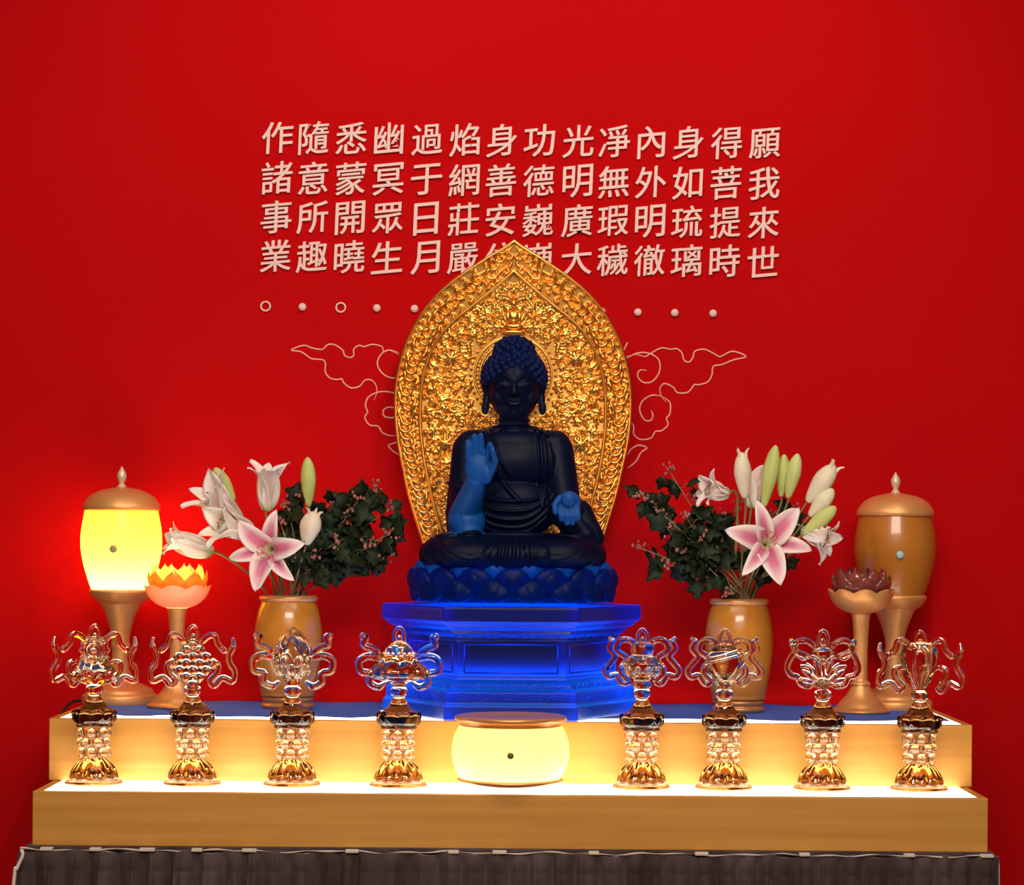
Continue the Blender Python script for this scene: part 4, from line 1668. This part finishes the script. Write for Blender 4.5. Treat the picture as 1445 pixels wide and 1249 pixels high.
def petal_mesh(L, W, ph0, ph1, ph2, cup, m, nu=18, nv=9, wav=.0):
    """one lily petal along +Z, opening towards +X; angles from the axis in degrees at base, middle and tip"""
    ph = lambda u: math.radians(np.interp(u, [0, .25, .62, 1], [ph0, ph0 + (ph1 - ph0) * .35, ph1, ph2]))
    r, z = .0015, 0.0
    line = []
    for i in range(nu):
        u = i / (nu - 1)
        line.append((r, z, ph(u)))
        r += math.sin(ph(u)) * L / (nu - 1)
        z += math.cos(ph(u)) * L / (nu - 1)
    V, UV = [], []
    for s in (0, 1):
        for i, (r, z, a) in enumerate(line):
            u = i / (nu - 1)
            w = W * (max(0, math.sin(PI * (.07 + .93 * u) ** .85)) ** .75)
            if i == nu - 1:
                w = W * .02
            for j in range(nv):
                v = -1 + 2 * j / (nv - 1)
                n = (-math.cos(a), math.sin(a))             # inward normal in the (r, z) plane
                lift = cup * w * v * v + wav * W * math.sin(9 * u + 2 * v) * abs(v) ** 3 - .12 * w * math.exp(-(v / .18) ** 2)
                lift -= s * .0009
                V.append((r + n[0] * lift, v * w, z + n[1] * lift))
                UV.append((v * .5 + .5, u))
    F = []
    N = nu * nv
    for s in (0, 1):
        for i in range(nu - 1):
            for j in range(nv - 1):
                f = (s * N + i * nv + j, s * N + i * nv + j + 1, s * N + (i + 1) * nv + j + 1, s * N + (i + 1) * nv + j)
                F.append(f if s == 0 else f[::-1])
    for i in range(nu - 1):
        for j in (0, nv - 1):
            a, c = i * nv + j, (i + 1) * nv + j
            F.append((a, c, c + N, a + N) if j == 0 else (a, a + N, c + N, c))
    for j in range(nv - 1):
        a, c = (nu - 1) * nv + j, (nu - 1) * nv + j + 1
        F.append((a, c, c + N, a + N))
        F.append((j, j + N, j + 1 + N, j + 1))
    me = bpy.data.meshes.new('petal')
    me.from_pydata(V, [], F)
    uvl = me.uv_layers.new(name='UVMap')
    li = np.empty(len(me.loops), dtype=np.int32)
    me.loops.foreach_get('vertex_index', li)
    uvl.data.foreach_set('uv', np.array(UV)[li].ravel())
    me.materials.append(m)
    shade(me)
    return me


def axis_q(d):
    return Vector(d).normalized().to_track_quat('Z', 'Y')


def stem_to(root, base, axis, mouth, r=.0028, m=None):
    """stem from the vase mouth to the flower base, in the root's local frame (the root sits at the mouth)"""
    a = Vector((0, 0, -.11))
    base = base - mouth
    ax = Vector(axis).normalized()
    pts = [a, Vector((0, 0, 0)), base * .45 + Vector((0, 0, .012)) - ax * .01, base - ax * .022, base + ax * .004]
    b = MB()
    b.tube(cr([tuple(p) for p in pts], 8), r, 8)
    b.build('stem', m or M['stem'], root)


def mouth_at(P, dx, dy):
    return Vector((P.x + dx * KV, .52 + dy, Z_UP + .0035 + 157 * KV))


def lily(label, P, mdx, base_px, y, axis, L, W, ang, pm, group=None, roll=0.0, stamens=True):
    base = at(base_px[0], base_px[1], y)
    mouth = mouth_at(P, mdx, random.uniform(-.018, .018))
    t = thing('lily', label, 'flower', mouth, 0, group)
    q = axis_q(axis)
    L, W = L * KV, W * KV
    wide = petal_mesh(L, W, ang[0], ang[1], ang[2], .35, pm, wav=.16)
    thin = petal_mesh(L * .98, W * .72, ang[0], ang[1] + 4, ang[2] + 6, .28, pm, wav=.06)
    for k in range(6):
        o = bpy.data.objects.new('petal', wide if k % 2 == 0 else thin)
        link(o, t)
        o.location = base - mouth + q @ Vector((0, 0, -.0012 * (k % 2)))
        o.rotation_mode = 'QUATERNION'
        tw = Euler((random.uniform(-.07, .07), random.uniform(-.10, .10), roll + k * PI / 3 + random.uniform(-.06, .06))).to_quaternion()
        o.rotation_quaternion = q @ tw
    stem_to(t, base, axis, mouth)
    if stamens:
        b, c = MB(), MB()
        for k in range(7):
            a = k * PI / 3 + .3
            sp = .0 if k == 6 else .16
            l = L * (.62 if k < 6 else .72)
            pts = [Vector((0, 0, .004)), Vector((sp * .3 * l * math.cos(a), sp * .3 * l * math.sin(a), l * .5)), Vector((sp * 1.3 * l * math.cos(a), sp * 1.3 * l * math.sin(a), l))]
            b.tube([tuple(q @ p + base - mouth) for p in cr([tuple(p) for p in pts], 4) for p in [Vector(p)]], .0009, 6)
            if k < 6:
                d = q @ Vector((-math.sin(a), math.cos(a), .2))
                e = q @ pts[2] + base - mouth
                c.cap(e - d * .004, e + d * .004, .0014, .0014, 8)
            else:
                e = q @ pts[2] + base - mouth
                c.ell(e, (.0024, .0024, .0024), 8, 6)
        f = b.build('filaments', M['filament'], t)
        c.build('anthers', M['anther'], f)
    return t


def bud(label, P, mdx, base_px, tip_px, y, w, m, group=None, split=False):
    base, tip = at(base_px[0], base_px[1], y), at(tip_px[0], tip_px[1], y - .012)
    mouth = mouth_at(P, mdx, random.uniform(-.018, .018))
    t = thing('lily_bud', label, 'flower bud', mouth, 0, group)
    d = tip - base
    q = d.to_track_quat('Z', 'Y')
    Lb, w = d.length, w * KV
    b = MB()
    prof = prof_smooth([(0, 0), (.30 * w, .0), (.62 * w, .16 * Lb), (.92 * w, .42 * Lb), (w, .60 * Lb), (.78 * w, .82 * Lb), (.34 * w, .965 * Lb), (.0, Lb)], 5)
    b.lathe(prof, 36, mod=lambda a, r, z: (r * (1 + .10 * (abs(math.cos(1.5 * a)) - .6)), z))
    b.xf(Matrix.Translation(base - mouth) @ q.to_matrix().to_4x4())
    b.build('bud', m, t)
    if split:                                               # tips of the petals starting to part
        b = MB()
        for k in range(3):
            a = 2 * PI * k / 3 + .5
            p0 = base - mouth + q @ Vector((.45 * w * math.cos(a), .45 * w * math.sin(a), Lb * .75))
            p1 = base - mouth + q @ Vector((.55 * w * math.cos(a), .55 * w * math.sin(a), Lb * .98))
            p2 = base - mouth + q @ Vector((.95 * w * math.cos(a), .95 * w * math.sin(a), Lb * 1.08))
            b.tube(cr([tuple(p0), tuple(p1), tuple(p2)], 5), lambda s: .34 * w * (1 - .85 * s), 8, flat=.5)
        b.build('petal_tips', M['bud_pale'], t)
    stem_to(t, base, d, mouth, .0022)
    return t


def leaf_shape(lobed, L, W, n=1):
    """outline of a leaf blade in the XY plane, from the stalk along +Y"""
    if lobed:
        half = [(0, 0), (.30, -.10), (.52, .06), (.46, .24), (.70, .36), (.62, .52), (.34, .56), (.26, .74), (0, 1)]
    else:
        half = [(0, 0), (.20, .12), (.30, .35), (.26, .62), (.13, .86), (0, 1)]
    right = [(x * W, y * L) for x, y in half]
    return right + [(-x, y) for x, y in right[-2:0:-1]]


def add_leaf(mb, pos, dirv, nrm, L, W, lobed=True, curl=.25):
    d = Vector(dirv).normalized()
    n = Vector(nrm)
    n = n - d * n.dot(d)
    if n.length < 1e-4:
        n = d.orthogonal()
    n.normalize()
    s = d.cross(n)
    out = leaf_shape(lobed, L, W)
    V = []
    for th in (0, .0005):
        for (x, y) in out + [(0, L * .35), (0, L * .7)]:
            h = -curl * (y * y / L) - .35 * abs(x) * abs(x) / max(W, 1e-4) + (0.06 * L if abs(x) < 1e-9 and 0 < y < L else 0) * -1
            V.append(Vector(pos) + s * x + d * y + n * (h + th))
    m = len(out)
    tot = m + 2
    F = []
    for o, fl in ((0, True), (tot, False)):
        for i in range(m):
            j = (i + 1) % m
            c = m if (out[i][1] + out[j][1]) / 2 < L * .5 else m + 1
            f = (o + i, o + j, o + c)
            F.append(f if fl else f[::-1])
        # close the fan between the two midrib points
        for i in range(m):
            j = (i + 1) % m
            ci = m if (out[i][1] + out[j][1]) / 2 < L * .5 else m + 1
            k = (j + 1) % m
            cj = m if (out[j][1] + out[k][1]) / 2 < L * .5 else m + 1
            if ci != cj:
                f = (o + j, o + cj, o + ci)
                F.append(f if fl else f[::-1])
    for i in range(m):
        j = (i + 1) % m
        F.append((i, i + tot, j + tot, j))
    mb.add([tuple(v) for v in V], F)


def branch(label, group, P, mdx, tip_px, y, nleaf, size, rng, spread=26, berries=True, start=.45):
    mouth = mouth_at(P, mdx, rng.uniform(-.02, .02))
    tip = at(tip_px[0], tip_px[1], y) - mouth
    t = thing('leafy_branch', label, 'foliage branch', mouth, 0, group)
    mid = tip * .5 + Vector((0, 0, .012)) + Vector((rng.uniform(-.01, .01), rng.uniform(-.015, .015), 0))
    line = cr([(mid.x * -.02, 0, -.11), (0, 0, 0), tuple(mid), tuple(tip)], 10)
    b = MB()
    b.tube(line, lambda s: .0026 * (1 - .6 * s), 7)
    stem_mb = b
    n0 = int(10 + (len(line) - 11) * start)
    b = MB()
    tw = stem_mb
    for i in range(nleaf):
        f = rng.random()
        p = Vector(line[min(len(line) - 1, n0 + int(f * (len(line) - n0)))])
        off = Vector((rng.uniform(-1, 1), rng.uniform(-1, 1) * .8, rng.uniform(-1, 1))) * spread * KV * .7
        a = p + off * .6
        tw.tube([tuple(p), tuple(p + off * .35 + Vector((0, 0, .003))), tuple(a)], .0008, 5)
        d = off.normalized() + Vector((rng.uniform(-.5, .5), -.1, rng.uniform(-.8, .3)))
        nrm = Vector((rng.uniform(-.7, .7), -1, rng.uniform(-.2, .8)))
        L = size * KV * rng.uniform(.7, 1.15)
        add_leaf(b, a, d, nrm, L, L * rng.uniform(.62, .8), True, rng.uniform(.05, .4))
    f = b.build('foliage', M['leaf'], t)
    tw.build('stem', M['twig'], t)
    if berries:
        b = MB()
        for c in range(1):
            p = Vector(line[-1 - 5 * c])
            for i in range(9):
                o = Vector((rng.gauss(0, 1), rng.gauss(0, .8) - .4, rng.gauss(0, 1))) * 4.6 * KV
                r = rng.uniform(1.5, 2.6) * KV
                b.ell(p + o + Vector((0, -.008, .002)), (r, r, r * 1.15), 8, 6)
                if i % 3 == 0:
                    b.tube([tuple(p), tuple(p + o * .5 + Vector((0, -.004, .001))), tuple(p + o + Vector((0, -.008, .002)))], .0006, 5)
        b.build('berry_cluster', M['berry'], t)
    return t


random.seed(21)
GL = 'lilies in the left vase'
GR = 'lilies in the right vase'
# --- left vase
lily('white lily trumpet opening straight upward at the top of the left bouquet', PL, -10, (377, 720), .50, (.02, -.22, 1), 78, 17, (6, 22, 74), M['petal_pale'], GL, .4)
lily('white lily opening up and left at the upper left of the left bouquet', PL, -16, (338, 738), .50, (-.62, -.45, .62), 92, 20, (6, 26, 66), M['petal_pale'], GL, .1)
lily('cream lily half open toward the left, under the upper white lily', PL, -20, (357, 752), .47, (-.72, -.62, .22), 84, 19, (6, 20, 60), M['petal_white'], GL, .5)
lily('cream lily lying sideways above the lit orange lotus lamp', PL, -30, (300, 779), .51, (-.93, -.28, .30), 76, 17, (4, 12, 70), M['petal_white'], GL, .9)
lily('pink lily opened flat toward the viewer low in the left bouquet', PL, -6, (384, 775), .445, (-.16, -.95, -.06), 72, 16.5, (22, 72, 128), M['petal_pink'], GL, .25)
bud('closed green lily bud leaning left at the upper left of the left bouquet', PL, -14, (330, 706), (303, 660), .49, 10, M['bud_green'])
bud('closed green lily bud standing upright at the top of the left bouquet', PL, 10, (436, 714), (434, 645), .50, 10.5, M['bud_green'])
bud('fat pale lily bud half hidden among dark leaves in the left bouquet', PL, 8, (432, 768), (444, 722), .455, 15, M['bud_pale'], None, True)
rng = random.Random(41)
for tp, y, n, sz in (((530, 688), .52, 9, 27), ((549, 716), .50, 9, 25), ((553, 752), .49, 8, 27), ((508, 700), .48, 9, 28), ((492, 726), .47, 9, 30), ((470, 712), .51, 8, 28),
                     ((520, 772), .47, 9, 32), ((476, 764), .46, 9, 30), ((428, 700), .54, 8, 26), ((404, 712), .53, 7, 26), ((446, 784), .47, 7, 26), ((418, 782), .48, 6, 24), ((545, 785), .50, 5, 26), ((395, 735), .53, 6, 26), ((452, 748), .50, 7, 26)):
    branch('dark ivy-like branch with dusty pink berries in the left vase', 'leafy branches in the left vase', PL, rng.uniform(-14, 26), tp, y, int(n * 1.6), sz * 1.08, rng)
# --- right vase
lily('large pink lily opened flat toward the viewer at the centre of the right bouquet', PR, 8, (1079, 768), .44, (.04, -.97, .14), 79, 18, (24, 68, 130), M['petal_pink'], GR, .85)
lily('pale pink lily nodding to the left at the top of the right bouquet', PR, -6, (1028, 697), .50, (-.86, -.42, .12), 54, 14, (10, 34, 100), M['petal_pale'], GR, .2)
lily('pale lily opening upward behind the buds at the top of the right bouquet', PR, 2, (1060, 716), .55, (.12, .1, 1), 66, 16, (8, 26, 80), M['petal_pale'], GR, .6)
lily('pale pink lily drooping at the right edge of the right bouquet', PR, 18, (1132, 748), .49, (.72, -.45, -.35), 62, 15, (8, 30, 100), M['petal_pale'], GR, .3)
bud('fat cream lily bud standing upright, leftmost of the tall buds in the right bouquet', PR, 0, (1051, 702), (1046, 638), .48, 12, M['bud_pale'], None, True)
bud('tallest slender green lily bud at the top of the right bouquet', PR, 5, (1078, 714), (1095, 628), .49, 11, M['bud_green'])
bud('green lily bud between two others at the top of the right bouquet', PR, 9, (1102, 700), (1107, 641), .50, 9, M['bud_green'])
bud('upright green lily bud, rightmost of the three at the top of the right bouquet', PR, 12, (1112, 702), (1126, 640), .49, 10.5, M['bud_green'])
bud('large cream lily bud leaning right, uppermost on the right side of the right bouquet', PR, 16, (1140, 708), (1178, 656), .49, 14, M['bud_pale'], None, True)
bud('cream lily bud leaning right, between a larger cream bud and a green one', PR, 18, (1143, 728), (1176, 690), .485, 11.5, M['bud_pale'])
bud('green lily bud leaning right, lowest on the right side of the right bouquet', PR, 20, (1134, 754), (1180, 715), .48, 11, M['bud_green'])
for tp, y, n, sz in (((944, 664), .52, 5, 22), ((903, 700), .51, 8, 23), ((912, 706), .49, 6, 22), ((930, 726), .50, 8, 26), ((900, 772), .50, 7, 24), ((945, 748), .47, 9, 29), ((968, 730), .49, 8, 27),
                     ((986, 712), .52, 7, 24), ((962, 776), .47, 9, 28), ((990, 760), .49, 8, 28), ((1012, 728), .53, 8, 28), ((940, 796), .49, 6, 26), ((1040, 716), .54, 7, 28), ((1120, 722), .54, 7, 28), ((1130, 775), .53, 6, 24), ((1092, 728), .55, 7, 28)):
    branch('dark ivy-like branch with dusty pink berries in the right vase', 'leafy branches in the right vase', PR, rng.uniform(-26, 14), tp, y, int(n * 1.55), sz * 1.06, rng)
branch('short dark sprig with pink berries hanging over the rim of the right vase', None, PR, -16, (1022, 836), .462, 5, 20, rng, 18, True, .2)
